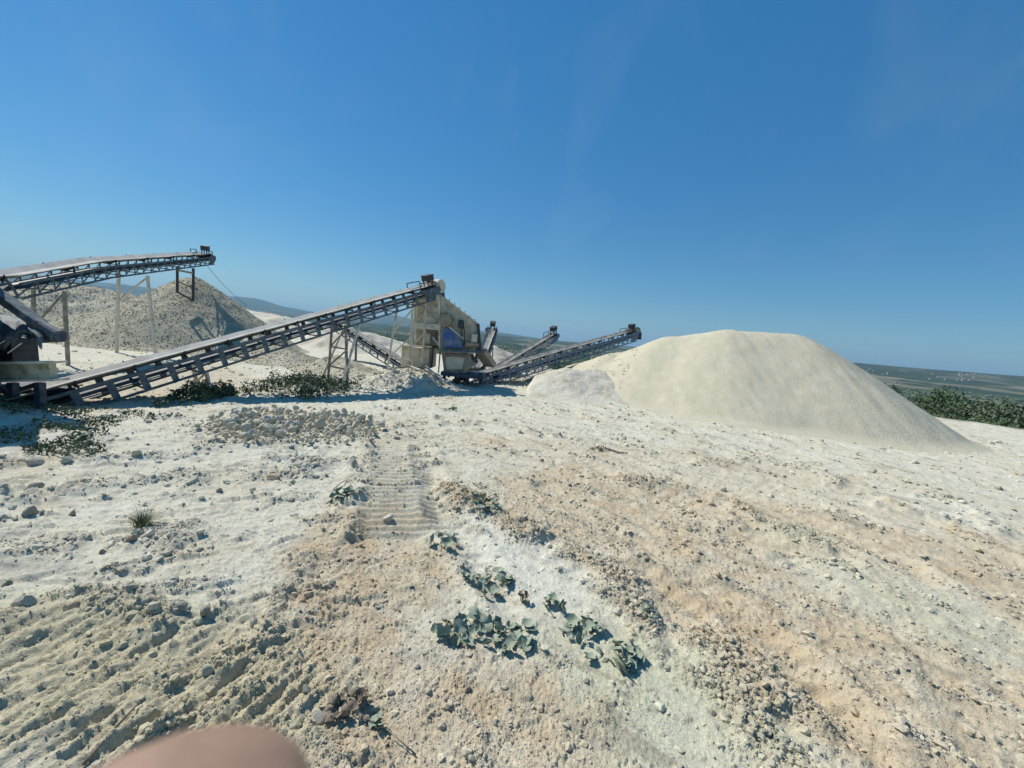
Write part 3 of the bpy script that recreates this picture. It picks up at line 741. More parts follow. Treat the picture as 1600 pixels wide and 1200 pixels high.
        c = MB(); c.tube(p - S * (hw + .25) - U * .15, p - S * (hw + .02) - U * .15, .15, 12); c.build('gearbox', MT['navy'], root)
    c = MB(); c.poly([p - d * .9 + S * hw * 1.02 - U * depth, p - d * .9 + S * hw * 1.02 - U * .05, p + d * .22 + S * hw * 1.02 - U * .05, p + d * .3 + S * hw * 1.02 - U * .3, p - d * .1 + S * hw * 1.02 - U * (depth * .85)], S * .02); c.build('head_plate', frame, root)
    return root, (lambda s: (lambda q: (q[0] + O, q[1], q[2], q[3]))(fr_(s * tot))), O
def legs(root, O, segs, name='leg'):
    for (a, b_, wd, m) in segs:
        c = MB(O); c.bar(a, b_, wd, wd); c.build(name if isinstance(name, str) else name, MT[m], root)
def gz_(p, dz=-.08):
    return Vector((p[0], p[1], float(H(np.array([p[0]]), np.array([p[1]]), False)[0]) + dz))

# B: long main conveyor, from the crusher up to the screen
B0, B1 = pt(28, 622, 9.9), pt(672, 446, 22.6)
B0 = B0 - (B1 - B0) * .05; B0.z += .05
cb, fB, OB = conveyor('conveyor', 'long inclined conveyor rising from the crusher to the top of the screening plant', [B0, B1], .85, .72, ('blue', 'blue', 'beltpale', 'dark'), sp=.74, upw=.17, idler_sp=1.25, wing=.09)
def frac_at(px, f):   # where along the conveyor the photo column px lies (true 3D parameter)
    best = min(np.linspace(0, 1, 400), key=lambda t: abs(F * (f(t)[0] - cam.location).dot(rt) / (f(t)[0] - cam.location).dot(fw) + 800 - px))
    return f(best)
cam.location = (0, 0, CAMH)
def trestle(root, O, f, px, depth, hw, spread, lean, wd, m, brace=True, foot=None, drop=0, rungs=1, along=0.0):
    p, d, S, U = frac_at(px, f)
    tops = [p + S * hw - U * depth, p - S * hw - U * depth]; feet = []
    for i, (t, sg) in enumerate(zip(tops, (1, -1))):
        q = t + S * sg * spread + Vector((d.x, d.y, 0)).normalized() * lean
        z = gz_(q).z if foot is None else foot
        q = Vector((q.x, q.y, z)); feet.append(q); legs(root, O, [(t, q, wd, m)])
    if brace:
        segs = []
        for i in range(rungs):
            a, b_ = (i + .55) / (rungs + .3), (i + .05) / (rungs + .3)
            k = (i + 1) / (rungs + 1)
            segs.append((lerp(tops[0], feet[0], k), lerp(tops[1], feet[1], k), wd * .7, m))
            segs.append((lerp(tops[0], feet[0], i / (rungs + 1) + .02), lerp(tops[1], feet[1], k), wd * .6, m))
        legs(root, O, segs, 'brace')
    return tops, feet
trestle(cb, OB, fB, 300, .74, .46, .05, .15, .085, 'pale', rungs=1)
t1, f1 = trestle(cb, OB, fB, 523, .74, .48, .25, .1, .085, 'rustleg', rungs=2)
p, d, S, U = frac_at(523, fB)
t2 = []
for sg in (1, -1):
    a = p + d * .75 + S * sg * .48 - U * .74; q = gz_(a - Vector((d.x, d.y, 0)) * 1.1 + S * sg * .3); legs(cb, OB, [(a, q, .08, 'pale')])
trestle(cb, OB, fB, 628, .74, .55, .45, -.1, .09, 'pale', rungs=2)
p, d, S, U = frac_at(628, fB)
for sg in (1, -1):
    a = p + d * 1.1 + S * sg * .5 - U * .74; legs(cb, OB, [(a, gz_(a), .09, 'pale')])
# head chute and drum housing of the main conveyor
c = MB(OB); p, d, S, U = fB(1.0)
c.tube(p + d * .35 + S * .5 - U * .1, p + d * .35 - S * .5 - U * .1, .38, 16); c.build('drum_housing', MT['beige'], cb)
c = MB(OB); c.box(p + d * .05 - U * .5, 1.0, .98, .5, d, S, U); c.build('head_chute', MT['navy'], cb)
# A: high conveyor, upper left
A0, A1, A2, A3 = pt(-260, 478, 11.2), pt(0, 434, 14.2), pt(150, 409, 18.9), pt(322, 397, 30.5)
ca, fA, OA = conveyor('conveyor', 'high conveyor at the upper left ending above the tall gravel heap', [A0, A1, A2, A3], .9, .66, ('blue', 'blue', 'beltpale', 'dark'), sp=.8, upw=.08, idler_sp=2.6, diag=True, wing=.13)
trestle(ca, OA, fA, 70, .76, .48, .05, 0, .10, 'rustleg', rungs=1)
trestle(ca, OA, fA, 205, .76, .62, .25, .2, .11, 'pale', rungs=2)
p, d, S, U = frac_at(288, fA)
tt = []
for sg in (1, -1):
    for k_ in (0, ):
        a = p + S * sg * .45 - U * .76; zf = 3.3 if sg > 0 else 3.8; q = Vector((a.x, a.y, zf)); tt.append((a, q)); legs(ca, OA, [(a, q, .11, 'dark')])
legs(ca, OA, [(lerp(tt[0][0], tt[0][1], .15), lerp(tt[1][0], tt[1][1], .15), .12, 'rustleg'), (lerp(tt[0][0], tt[0][1], .6), lerp(tt[1][0], tt[1][1], .6), .07, 'dark'), (tt[0][1], tt[1][1], .1, 'dark')], 'brace')
c = MB(OA); p, d, S, U = fA(.99); q0 = p - U * .7; q1 = Vector((pt(386, 470, 30).x, 30, pt(386, 478, 30).z))
prev = q0
for i in range(1, 9):
    t = i / 8; q = lerp(q0, q1, t); q.z -= .8 * t * (1 - t); c.tube(prev, q, .014, 5); prev = q
c.build('cable', MT['dark'], ca)
# C: rear conveyor going away down-right behind the main one
C0, C1 = pt(668, 590, 25.5), pt(524, 501, 32)
cc_, fC, OC = conveyor('conveyor', 'thin dusty conveyor running down behind the long one to the foot of the screening plant', [C0, C1], .7, .6, ('blue', 'blue', 'belt', 'dark'), sp=.9, head_box=False)
trestle(cc_, OC, fC, 552, .6, .38, .05, 0, .14, 'rustleg', brace=False)
# D, E, F: conveyors to the right of the screen
cD, fD, OD = conveyor('conveyor', 'short steep conveyor just right of the screening plant', [pt(746, 574, 26.5), pt(770, 513, 34)], .65, .6, ('steelblue', 'steelblue', 'belt', 'dark'), sp=.8)
trestle(cD, OD, fD, 763, .62, .4, .1, 0, .08, 'blue', brace=False)
cE, fE, OE = conveyor('conveyor', 'slim blue conveyor in the middle distance behind the long blue one', [pt(764, 582, 25.5), pt(866, 521, 33)], .55, .5, ('steelblue', 'pale', 'belt', 'dark'), sp=.8, wing=.08)
trestle(cE, OE, fE, 834, .56, .4, .2, 0, .08, 'pale', rungs=1)
cF, fF, OF = conveyor('conveyor', 'long blue conveyor rising to the right behind the sand mound', [pt(712, 596, 23.5), pt(880, 547, 29.0), pt(988, 517, 35.5)], .8, .85, ('steelblue', 'steelblue', 'belt', 'navy'), sp=.7, upw=.12, diag=True, wing=.1)
trestle(cF, OF, fF, 935, 1.0, .45, .1, -.8, .09, 'pale', rungs=1)
c = MB(OF); p, d, S, U = fF(1.0)
c.tube(p + d * .15 + S * .45 - U * .1, p + d * .15 - S * .45 - U * .1, .34, 14); c.build('drum_housing', MT['rust'], cF)
c = MB(OF)
for a, hgt in ((-1.6, .5), (-1.35, .75), (-1.1, .45)): q = p + d * a + S * .45; c.bar(q, q + U * hgt, .06, .06)
q = p + d * .2 + S * .3
c.bar(q + U * .3, q + d * .5 + U * .12, .08, .08); c.bar(q + d * .5 + U * .12, q + d * .75 - U * .5, .08, .08); c.build('head_guard', MT['dark'], cF)
c = MB(OF); c.poly([p + d * .3 - U * .2, p + d * .75 - U * .25, p + d * .7 - U * .85, p + d * .35 - U * .8], S * .5); c.build('rubber_flap', MT['dark'], cF)

# ------------------------------------------------------------------ screening plant
YS = 22.4
sp_o = pt(700, 590, YS); sp_o.z = 0
SP = thing('screening_plant', 'dust caked screening plant with a stacked cream hopper, blue panel and sloping side sheet', 'screening plant', sp_o)
def sp_prism(name, pix, dy, m, y=YS, bevel=0.0):
    c = MB(sp_o); c.poly([pt(a, b, y) for a, b in pix], (0, dy, 0)); return c.build(name, MT[m], SP, bevel=bevel)
def sp_bar(name, pairs, wd, m, y=YS):
    for (a, b_, c_, d_) in pairs:
        c = MB(sp_o); c.bar(pt(a, b_, y), pt(c_, d_, y), wd, wd); c.build(name, MT[m], SP)
# world-vertical boxes from their corner pixels
def sp_box(name, x0, ytop, x1, ybot, dy, m, y=YS, bevel=.01):
    a = pt(x0, ybot, y); b_ = pt(x1, ytop, y); 
    zb, zt = pt((x0 + x1) / 2, ybot, y).z, pt((x0 + x1) / 2, ytop, y).z
    c = MB(sp_o); c.box(((a.x + b_.x) / 2, y + dy / 2, (zb + zt) / 2), abs(b_.x - a.x), dy, zt - zb); return c.build(name, MT[m], SP, bevel=bevel)
sp_box('hopper_rim', 646, 458, 687, 469, 2.2, 'beige', YS - .05)
sp_box('hopper', 648, 469, 686, 505, 2.0, 'pale', YS + .08)
sp_bar('brace', [(648, 470, 682, 504), (650, 503, 672, 481)], .13, 'beige', YS)
sp_bar('corner_post', [(648.5, 468, 649, 540), (686, 466, 687, 545)], .11, 'pale', YS - .02)
sp_box('hopper_band', 647, 505, 689, 514, 2.3, 'pale', YS - .1)
sp_prism('hopper_cone', [(649, 515), (688, 516), (684, 540), (655, 538)], 1.7, 'rust', YS + .25)
sp_bar('frame_brace', [(648, 537, 666, 517), (676, 527, 688, 542)], .08, 'pale', YS - .02)
sp_box('bin', 660, 520, 672, 536, .8, 'beige', YS - .0)
sp_prism('side_sheet', [(688, 461), (700, 469), (716, 481), (731, 493), (746, 506), (750, 546), (689, 546)], .08, 'beige', YS + .12)
sp_prism('sheet_edge', [(687, 459.5), (688, 461), (746, 506), (747, 504.5)], .25, 'pale', YS + .0)
sp_prism('rear_sheet', [(688, 463), (746, 508), (750, 546), (689, 546)], .08, 'beige', YS + 2.0)
for k in range(5):
    x_ = 697 + k * 11; sp_bar('sheet_rib', [(x_, 470 + k * 8.6, x_ + 3, 541)], .05, 'beige', YS + .09)
for k in range(7):
    x_ = 694 + k * 8; sp_bar('bolt_post', [(x_, 464 + k * 6.3, x_ + .4, 460.5 + k * 6.3)], .03, 'dark', YS + .1)
sp_prism('blue_panel', [(692, 514), (702, 513), (725, 533), (724, 544), (692, 543)], .25, 'brightblue', YS - .2)
sp_bar('handrail', [(702, 511, 725, 530)], .07, 'pale', YS - .25)
sp_bar('handrail', [(721, 512, 723, 540), (725, 511, 727, 540)], .06, 'dark', YS - .25)
c = MB(sp_o); q = pt(697, 500, YS); c.tube(q + Vector((0, -.25, 0)), q + Vector((0, .1, 0)), .38, 16); c.build('flywheel', MT['rust'], SP)
sp_box('motor', 715, 500, 724, 513, .45, 'dark', YS - .4)
sp_box('vibrator_box', 736, 522, 746, 535, .6, 'beige', YS - .3)
sp_box('bracket', 727, 536, 748, 541, .6, 'rust', YS - .35)
sp_bar('end_post', [(747, 506, 750, 546)], .16, 'dark', YS + .0)
c = MB(sp_o); c.bar(pt(627, 540, YS - .3), pt(674, 542, YS - .3), .5, .09); c.build('walkway', MT['pale'], SP)
c = MB(sp_o); c.bar(pt(688, 547, YS - .3), pt(752, 550, YS - .3), .5, .14); c.build('walkway', MT['blue'], SP)
for k in range(3): sp_bar('walkway_bracket', [(700 + 16 * k, 549, 703 + 16 * k, 556)], .06, 'rust', YS - .3)
sp_box('concrete_pier', 626, 543, 671, 575, 2.2, 'beige', YS - .1)
sp_box('rear_post', 673, 544, 677, 575, .2, 'dark', YS + .1)
sp_box('rear_post', 684, 546, 688, 583, .2, 'rust', YS)
sp_prism('collecting_hopper', [(690, 552), (735, 554), (738, 568), (728, 583), (694, 584)], 1.8, 'rust', YS - .2)
sp_prism('hopper_liner', [(696, 557), (726, 558), (722, 577), (698, 578)], .05, 'beige', YS - .27)
c = MB(sp_o); c.bar(pt(751, 548, YS - .2), pt(766, 570, YS + .8), .7, .32); c.build('discharge_chute', MT['rust'], SP)
c = MB(sp_o); c.tube(pt(735, 555, YS), pt(746, 567, YS), .09, 8); c.tube(pt(746, 549, YS), pt(742, 565, YS), .07, 8); c.build('pipe', MT['navy'], SP)
sp_box('base_skid', 688, 584, 756, 590, 2.4, 'navy', YS - .3)
for x_ in (694, 712, 730, 750): sp_bar('skid_post', [(x_, 582, x_ + 1, 600)], .16, 'dark', YS - .1)
for x_ in (700, 735): sp_bar('skid_post', [(x_, 570, x_ + 1, 590)], .14, 'dark', YS + 2)
sp_box('rear_panel', 652, 515, 690, 545, .1, 'rust', YS + 2.1)

# collapsed planks leaning on the rubble in front of the screen
gp = np.random.default_rng(77)
for i, (a, b_) in enumerate(((((640, 578)), ((668, 590))), ((655, 574), (688, 592)), ((664, 572), (694, 596)), ((600, 576), (640, 573)), ((640, 572), (662, 580)))):
    p0, p1 = pt(a[0], a[1], 20.6 - i * .1), pt(b_[0], b_[1], 19.6 - i * .1); c = MB(p0); c.bar(p0, p1, .16, .05); o = c.build('plank', MT['wood'] if i % 2 else MT['beige']); o.location = p0
    tag(o, ['grey plank lowest on the rubble by the screening plant', 'dusty plank second from the bottom on the rubble by the screening plant', 'long grey plank reaching the dark skid of the screening plant', 'dusty plank lying flat near the white trestle legs', 'short dusty plank under the concrete pier of the screening plant'][i], 'plank')

# ------------------------------------------------------------------ crusher at the left edge
YC = 9.6
cr_o = pt(-60, 640, YC); cr_o.z = 0
CR = thing('crusher', 'crusher at the left edge with rubber draped feed box, blue arm and stained cream beam', 'crusher', cr_o)
def cr_prism(name, pix, dy, m, y=YC, bevel=0.0):
    c = MB(cr_o); c.poly([pt(a, b, y) for a, b in pix], (0, dy, 0)); return c.build(name, MT[m], CR, bevel=bevel)
cr_prism('cream_beam', [(-330, 575), (76, 568), (78, 592), (-330, 600)], .16, 'cream', YC - .25, .01)
cr_prism('beam_flange', [(-330, 571), (80, 564.5), (80, 568), (-330, 575)], .34, 'pale', YC - .35)
cr_prism('lower_flange', [(-330, 600), (84, 592), (84, 595.5), (-330, 604)], .34, 'beige', YC - .35)
cr_prism('drive_housing', [(-300, 480), (-70, 500), (-60, 560), (-300, 566)], .8, 'dark', YC - .1)
cr_prism('feed_box', [(-80, 520), (16, 528), (20, 566), (-80, 570)], .55, 'dark', YC + .05)
c = MB(cr_o); c.bar(pt(-60, 420, YC - .1), pt(62, 506, YC - .1), .28, .17); c.build('blue_arm', MT['blue'], CR, bevel=.01)
c = MB(cr_o); c.tube(pt(52, 503, YC - .1), pt(92, 526, YC - .1), .14, 18, .17); c.build('arm_nose', MT['rubber'], CR)
c = MB(cr_o); c.tube(pt(60, 528, YC - .1), pt(95, 526, YC - .1), .13, 18, .13); c.build('arm_cap', MT['navy'], CR)
# draped cover: a folded sheet
gx = np.linspace(-160, 66, 70); ys_ = np.linspace(0, 1, 34)
vv = []; ff = []
for j, t in enumerate(ys_):
    for i, px in enumerate(gx):
        u = np.array([px * .05]); v_ = np.array([t * 3.0])
        wv = float(fbm(u, v_, 4, .6, 5.0)[0]); fold = math.sin(px * .12 + 6 * wv)
        top = 493 + 14 * max(0, (px - 20) / 46) ** 2 + 5 * math.sin(px * .05)
        bot = 536 + 9 * math.sin(px * .09 + 1) + 4 * math.sin(px * .31)
        y_ = YC + .55 - .95 * math.sin(min(1, t * 1.35) * math.pi / 2) - .07 * fold * t - .12 * wv
        vv.append(pt(px, lerp(top, bot, t ** 1.1) + 3 * wv, y_) - cr_o)
for j in range(33):
    for i in range(69): a = j * 70 + i; ff.append((a, a + 1, a + 71, a + 70))
me = bpy.data.meshes.new('rubber_drape'); me.from_pydata(vv, [], ff); me.materials.append(MT['rubber'])
for p_ in me.polygons: p_.use_smooth = True
o = bpy.data.objects.new('rubber_drape', me); C.objects.link(o); o.parent = CR
md = o.modifiers.new('thickness', 'SOLIDIFY'); md.thickness = .025
for (a, b_, c_, d_) in ((44, 512, 62, 526), (-5, 540, 8, 532), (12, 552, 34, 536)):
    c = MB(cr_o); c.tube(pt(a, b_, YC - .55), pt(c_, d_, YC - .5), .012, 6); c.build('tie_rope', MT['pale'], CR)
for x_ in (-250, -150, -40, 20, 62):
    c = MB(cr_o); a = pt(x_, 598, YC + (.1 if x_ > 0 else .4)); c.bar(a, Vector((a.x, a.y, -.1)), .15, .15); c.build('leg', MT['navy'], CR)
c = MB(cr_o); c.bar(pt(-60, 640, YC + .5), pt(60, 600, YC + .3), .1, .1); c.bar(pt(0, 604, YC + .3), pt(50, 640, YC + .3), .08, .08); c.build('lower_brace', MT['navy'], CR)
cr_prism('underframe_panel', [(-300, 602), (20, 600), (60, 612), (30, 650), (-300, 660)], .9, 'dark', YC + .5)
# unseen machine body left of frame, footprint shaped to cast shade on the yard
c = MB(cr_o); c.poly([(-12.95, 9.9, .5), (-11.7, 8.75, .5), (-13.5, 8.2, .5), (-18, 9.0, .5), (-18, 10.6, .5)], (0, 0, 3.1)); c.build('shade_casting_body', MT['navy'], CR, bevel=.03)
# guide pole beside it
# ------------------------------------------------------------------ plants
def leafmesh(name, m, seed, n=12, cup=.25):
    g = np.random.default_rng(seed); vs = [(0, 0, 0)]
    for ring, rr_ in ((1, .55), (2, 1.0)):
        for i in range(n):
            a = 2 * math.pi * i / n; r_ = rr_ * (1 + .10 * g.normal() * (ring == 2))
            if i == 0: r_ *= .55 if ring == 2 else .8
            z = cup * rr_ ** 2 + .10 * math.sin(3 * a + seed) * rr_ + g.normal() * .04 * rr_
            vs.append((r_ * math.cos(a) + .45, r_ * math.sin(a), z))
    vs[0] = (.45, 0, 0)
    fs = [(0, 1 + i, 1 + (i + 1) % n) for i in range(n)] + [(1 + i, 1 + n + i, 1 + n + (i + 1) % n, 1 + (i + 1) % n) for i in range(n)]
    me = bpy.data.meshes.new(name); me.from_pydata(vs, [], fs); me.materials.append(m)
    for p_ in me.polygons: p_.use_smooth = True
    return me
LF = [leafmesh('leaf', MT['leaf'], i, cup=(.35, .1, -.25, .5)[i]) for i in range(4)]
LFD = [leafmesh('leaf', MT['wood'], 20 + i, cup=(.6, -.5)[i]) for i in range(2)]
def plant(px, py, wpx, hpx, n, size, label, lib=LF, seed=0, name='leafy_weed'):
    g = np.random.default_rng(500 + seed); c0 = G(px, py); k = 1
    pz = float(H(np.array([c0.x]), np.array([c0.y]))[0]); root = thing(name, label, 'plant', (c0.x, c0.y, pz))
    ex = (G(px + wpx / 2, py) - c0).length; ey = (G(px, py - hpx / 2) - G(px, py + hpx / 2)).length / 2
    stem = MB()
    for i in range(n):
        a, q = g.uniform(0, 2 * math.pi), math.sqrt(g.random()); x, y = ex * q * math.cos(a), ey * q * math.sin(a)
        z = float(H(np.array([c0.x + x]), np.array([c0.y + y]))[0]) - pz + abs(g.normal(0, .02)) + .025 + .05 * (1 - q) * g.random()
        o = bpy.data.objects.new('leaf', lib[int(g.integers(len(lib)))]); C.objects.link(o); o.parent = root
        s = size * g.uniform(.4, 1.3)
        o.location = (x, y, z); o.scale = (s, s * g.uniform(.75, 1.05), s)
        o.rotation_euler = (g.normal(0, .42), g.normal(-.15, .48), g.uniform(0, 6.28))
        stem.tube((x, y, z), (x * .7, y * .7, -.01 + (z - .03) * .3), .004, 4)
    stem.build('stems', MT['dryweed'], root)['kind'] = 'stuff'
    return root
plant(758, 912, 80, 42, 30, .062, 'dusty green leafy clump with one curled tip, highest in the row of four at centre', seed=1)
plant(792, 912, 14, 8, 2, .07, 'single round grey leaf pair just right of the curled leafy clump', seed=11)
plant(760, 995, 165, 58, 62, .062, 'widest spread of round green leaves lying flat at bottom centre', seed=2)
plant(868, 955, 48, 24, 12, .052, 'small leafy clump above the gap between the two big leaf spreads', seed=3)
plant(908, 992, 78, 36, 26, .052, 'leafy clump of small upright leaves right of the widest spread', seed=4)
plant(960, 1032, 80, 42, 26, .068, 'lowest clump with large glossy dark green leaves at centre right', seed=5)
plant(1010, 974, 24, 10, 6, .035, 'tiny dark seedling on the gravel right of the leafy clumps', seed=6)
plant(692, 852, 50, 20, 12, .062, 'sparse dusty weed on the edge of the white patch', seed=7)
plant(745, 803, 85, 26, 24, .070, 'half buried grey leaves in the head of the clod ridge', seed=8)
plant(538, 787, 46, 22, 18, .075, 'compact leafy weed on the chalk left of the caterpillar track', seed=9)
plant(815, 944, 32, 10, 8, .035, 'few shrivelled brown leaves above the small leafy clump', lib=LFD, seed=12)
plant(540, 1115, 72, 40, 30, .042, 'dark clump of curled dead brown leaves near the bottom left of centre', lib=LFD, seed=10)
plant(590, 1135, 16, 26, 6, .035, 'thin blue green sprig right of the dead brown leaves', seed=13)
plant(705, 640, 20, 8, 10, .09, 'little green weed in the open yard far beyond the track', seed=14)

def foliage(name, m, n, ex, ey, hz_, size, g, parent=None, org=(0, 0, 0)):
    a = g.uniform(0, 2 * np.pi, n); q = np.sqrt(g.random(n)); x, y = ex * q * np.cos(a), ey * q * np.sin(a)
    nn = fbm(x * 1.1 + org[0], y * 1.6, 4, .6, 3.) + .55 * (1 - q ** 2) - .28
    k = nn > 0; x, y, q, nn = x[k], y[k], q[k], nn[k]; n = len(x)
    lump = np.clip(.25 + 2.2 * nn * (.7 + fbm(x * 3, y * 3, 3, .5, 8.)), 0.1, 1.3)
    z = hz_ * lump * g.random(n) ** .45 + .01
    z = z + H(x + org[0], y + org[1]) - org[2]
    return cards(name, m, x, y, z, size * g.uniform(.5, 1.3, n), g, parent)
def cards(name, m, x, y, z, s, g, parent=None):
    n = len(x); Rm = rot_rand(n, g)
    base = np.array([(-1, 0, 0), (0, -.45, .1), (1, 0, 0), (0, .45, .1)])
    V = np.einsum('nij,kj->nki', Rm, base) * s[:, None, None] + np.stack([x, y, z], 1)[:, None]
    return npmesh(name, V.reshape(-1, 3), np.arange(4 * n).reshape(n, 4), m, parent)
WP = [(478, 609, 165, 34, 11000, .62, .055, 'weed', 'long green weed bank below the splayed conveyor legs'),
      (316, 624, 84, 28, 6000, .55, .055, 'weed', 'dark green weed patch at the foot of the low white trestle'),
      (120, 706, 200, 22, 1500, .22, .035, 'weed', 'low green weeds along the sunlit edge of the shade at the left'),
      (600, 606, 40, 10, 500, .12, .05, 'dryweed', 'dusty weed tuft on the shade line before the rubble bank'),
      (812, 596, 90, 24, 3000, .35, .05, 'dryweed', 'dusty greenish scrub under the lower end of the long blue conveyor'),
      (950, 705, 60, 6, 300, .06, .04, 'dryweed', 'thin dry weeds along the speckled line right of centre'),
      (1478, 782, 60, 10, 260, .05, .03, 'dryweed', 'thin dry weed tuft on the bare soil near the right edge')]
for i, (px, py, wp, hp, n, h_, s_, m_, lab) in enumerate(WP):
    g = np.random.default_rng(800 + i); c0 = G(px, py); z0 = float(H(np.array([c0.x]), np.array([c0.y]))[0])
    ex = (G(px + wp / 2, py) - c0).length; ey = (G(px, py - hp / 2) - G(px, py + hp / 2)).length / 2
    o = foliage('weed_patch', MT[m_], n, ex, ey, h_, s_, g, None, (c0.x, c0.y, z0)); o.location = (c0.x, c0.y, z0)
    tag(o, lab, 'weeds')
# weeds on the earth bank
g = np.random.default_rng(900); x = g.uniform(-15, -8.6, 9000); y = g.uniform(7.2, 10.4, 9000)
k = fbm(x * 1.3, y * 1.3, 3, .5, 4.0) > .02; x, y = x[k], y[k]; hb = np.maximum(heap_h(x, y, EB, .25, 1.5, .3), -.05) + H(x, y, False)
o = cards('weed_patch', MT['weed'], x + 11, y - 9, hb + g.random(len(x)) * .16, .045 * g.uniform(.5, 1.3, len(x)), g); o.location = (11 * -1, 9, 0)
tag(o, 'shaded green weeds growing over the earth bank at the left edge', 'weeds')
# grass tuft
g = np.random.default_rng(42); c0 = G(222, 832); z0 = float(H(np.array([c0.x]), np.array([c0.y]))[0])
vs = []; fs = []
for i in range(260):
    a = g.uniform(0, 6.28); L_ = g.uniform(.08, .24) * (1.7 if g.random() < .1 else 1); lean = g.uniform(.2, 1.3); b0 = np.array([math.cos(a), math.sin(a)]) * g.uniform(0, .09); n0 = len(vs)
    for j in range(4):
        t = j / 3; out = L_ * t * math.sin(lean * (0.5 + .6 * t)); zz = L_ * t * math.cos(lean * (.5 + .6 * t)); wd = .0035 * (1 - t) + .0006
        for sg in (-1, 1): vs.append((b0[0] + math.cos(a) * out - math.sin(a) * wd * sg, b0[1] + math.sin(a) * out + math.cos(a) * wd * sg, zz))
    for j in range(3): fs.append((n0 + 2 * j, n0 + 2 * j + 1, n0 + 2 * j + 3, n0 + 2 * j + 2))
o = npmesh('grass_tuft', vs, fs, MT['grass']); o.location = (c0.x, c0.y, z0); tag(o, 'spiky green grass tuft alone on the white chalk at the left', 'grass tuft')
# twigs
for i, (a, b_, lab) in enumerate((((738, 757), (768, 778), 'thin dark bent twig sticking out of the clod ridge'), ((520, 771), (546, 753), 'pale straight twig by the blue grey rock'), ((650, 1178), (560, 1120), 'dry brown stalk lying beside the dead leaves'), ((130, 1195), (215, 1115), 'tan buried root running towards the fingertip'))):
    p0, p1 = G(*a), G(*b_); p0.z = float(H(np.array([p0.x]), np.array([p0.y]))[0]) + .02; p1.z = float(H(np.array([p1.x]), np.array([p1.y]))[0]) + .03
    c = MB(p0); m_ = lerp(p0, p1, .5) + Vector((0, 0, .04 if i != 3 else .01)); r_ = (.010, .010, .005, .013)[i]; c.tube(p0, m_, r_, 7, r_ * .8); c.tube(m_, p1, r_ * .8, 7, r_ * .5); o = c.build('twig', MT['wood'], sm=True); o.location = p0; tag(o, lab, 'twig')

# ------------------------------------------------------------------ trees and scrub beyond the yard
def treecrown(seed, m, n, w_, h_):
    g = np.random.default_rng(seed); P = []
    k = int(g.integers(9, 13)); cs = np.stack([g.normal(0, .42, k), g.normal(0, .42, k), g.uniform(.32, .95, k)], 1); rs = g.uniform(.2, .42, k)
    cs[:, :2] *= (1.25 - cs[:, 2:3] * .6)
    j = g.integers(0, k, n); v = g.normal(size=(n, 3)); v /= np.linalg.norm(v, axis=1)[:, None]
    p = cs[j] + v * (rs[j] * g.uniform(.6, 1.08, n))[:, None]
    return cards('crown', MT[m], p[:, 0] * w_, p[:, 1] * w_, np.maximum(p[:, 2], .05) * h_, g.uniform(.06, .15, n), g)
def tree_proto(seed, m, w_, h_, label):
    root = thing('tree', label, 'tree', (0, 0, 0))
    o = treecrown(seed, m, 4200, w_, h_); o.parent = root
    c = MB(); c.tube((0, 0, -.6), (.1, 0, h_ * .45), .16, 8, .10)
    for a in range(4): c.tube((.07, 0, h_ * (.2 + .05 * a)), (math.cos(a * 1.7) * w_ * .5, math.sin(a * 1.7) * w_ * .5, h_ * .7), .07, 6, .03)
    c.build('trunk', MT['bark'], root); return root
protos = [tree_proto(1, 'crown', 1.9, 3.6, ''), tree_proto(2, 'crown', 2.3, 3.9, ''), tree_proto(3, 'crown', 1.6, 3.1, ''), tree_proto(4, 'crownpale', 1.9, 2.5, '')]
def copy_tree(o):
    c = o.copy(); C.objects.link(c)
    for ch in list(o.children): d = ch.copy(); C.objects.link(d); d.parent = c
    return c
# px, top y, distance along view (m), proto, width scale, label
TREES = [(1408, 618, 62, 2, 1.0, 'small dark tree nearest the slope of the sand mound'), (1432, 622, 56, 3, 1.0, 'pale bush under the first dark tree by the sand mound'),
 (1446, 619, 60, 2, 1.1, 'rounded tree right of the pale bush behind the yard'), (1478, 613, 58, 0, 1.15, 'large green tree left of the tallest clump'), (1496, 611, 62, 1, 1.1, 'tallest green tree in the row behind the yard edge'),
 (1512, 619, 55, 2, 1.2, 'dark tree at the right end of the tallest clump'), (1462, 630, 50, 3, .9, 'pale scrubby bush in front of the large green tree'), (1538, 635, 52, 3, 1.3, 'pale green bush standing alone between dark trees'),
 (1542, 630, 66, 2, .9, 'small dark tree behind the lone pale bush'), (1560, 632, 58, 0, .8, 'bushy tree just left of the last two at the right edge'), (1584, 630, 60, 1, .9, 'broad dark tree at the right edge of the picture'),
 (1600, 636, 50, 3, 1.3, 'grey pale bush cut by the right edge of the picture'), (1524, 648, 47, 3, 1.0, 'low grey bush at the brink of the yard'), (1572, 652, 47, 3, 1.2, 'greyish thorn bush right at the yard edge'),
 (1556, 650, 52, 3, 1.1, 'pale thorn bush behind the greyish one at the yard edge'), (1386, 606, 72, 0, .8, 'tree half hidden by the right flank of the sand mound'), (1640, 634, 55, 1, 1.0, 'dark tree just outside the right edge')]
used = set(); gt = np.random.default_rng(66)
for (px, py, Y, k, s, lab) in TREES:
    o = protos[k] if k not in used else copy_tree(protos[k]); used.add(k)
    p = pt(px, py, Y); g0 = float(H(np.array([p.x]), np.array([p.y]), False)[0])
    hgt = (3.6, 3.9, 3.1, 2.5)[k] * 1.2; need = max(p.z - g0, 1.5); sz_ = need / hgt
    o.location = (p.x, p.y, g0 - .1); sx = min(max(sz_, .6), 2.2) * s * .9; o.scale = (sx, sx, sz_); o.rotation_euler.z = gt.uniform(0, 6.28)
    o['label'] = lab; o['group'] = 'trees and bushes beyond the yard edge'
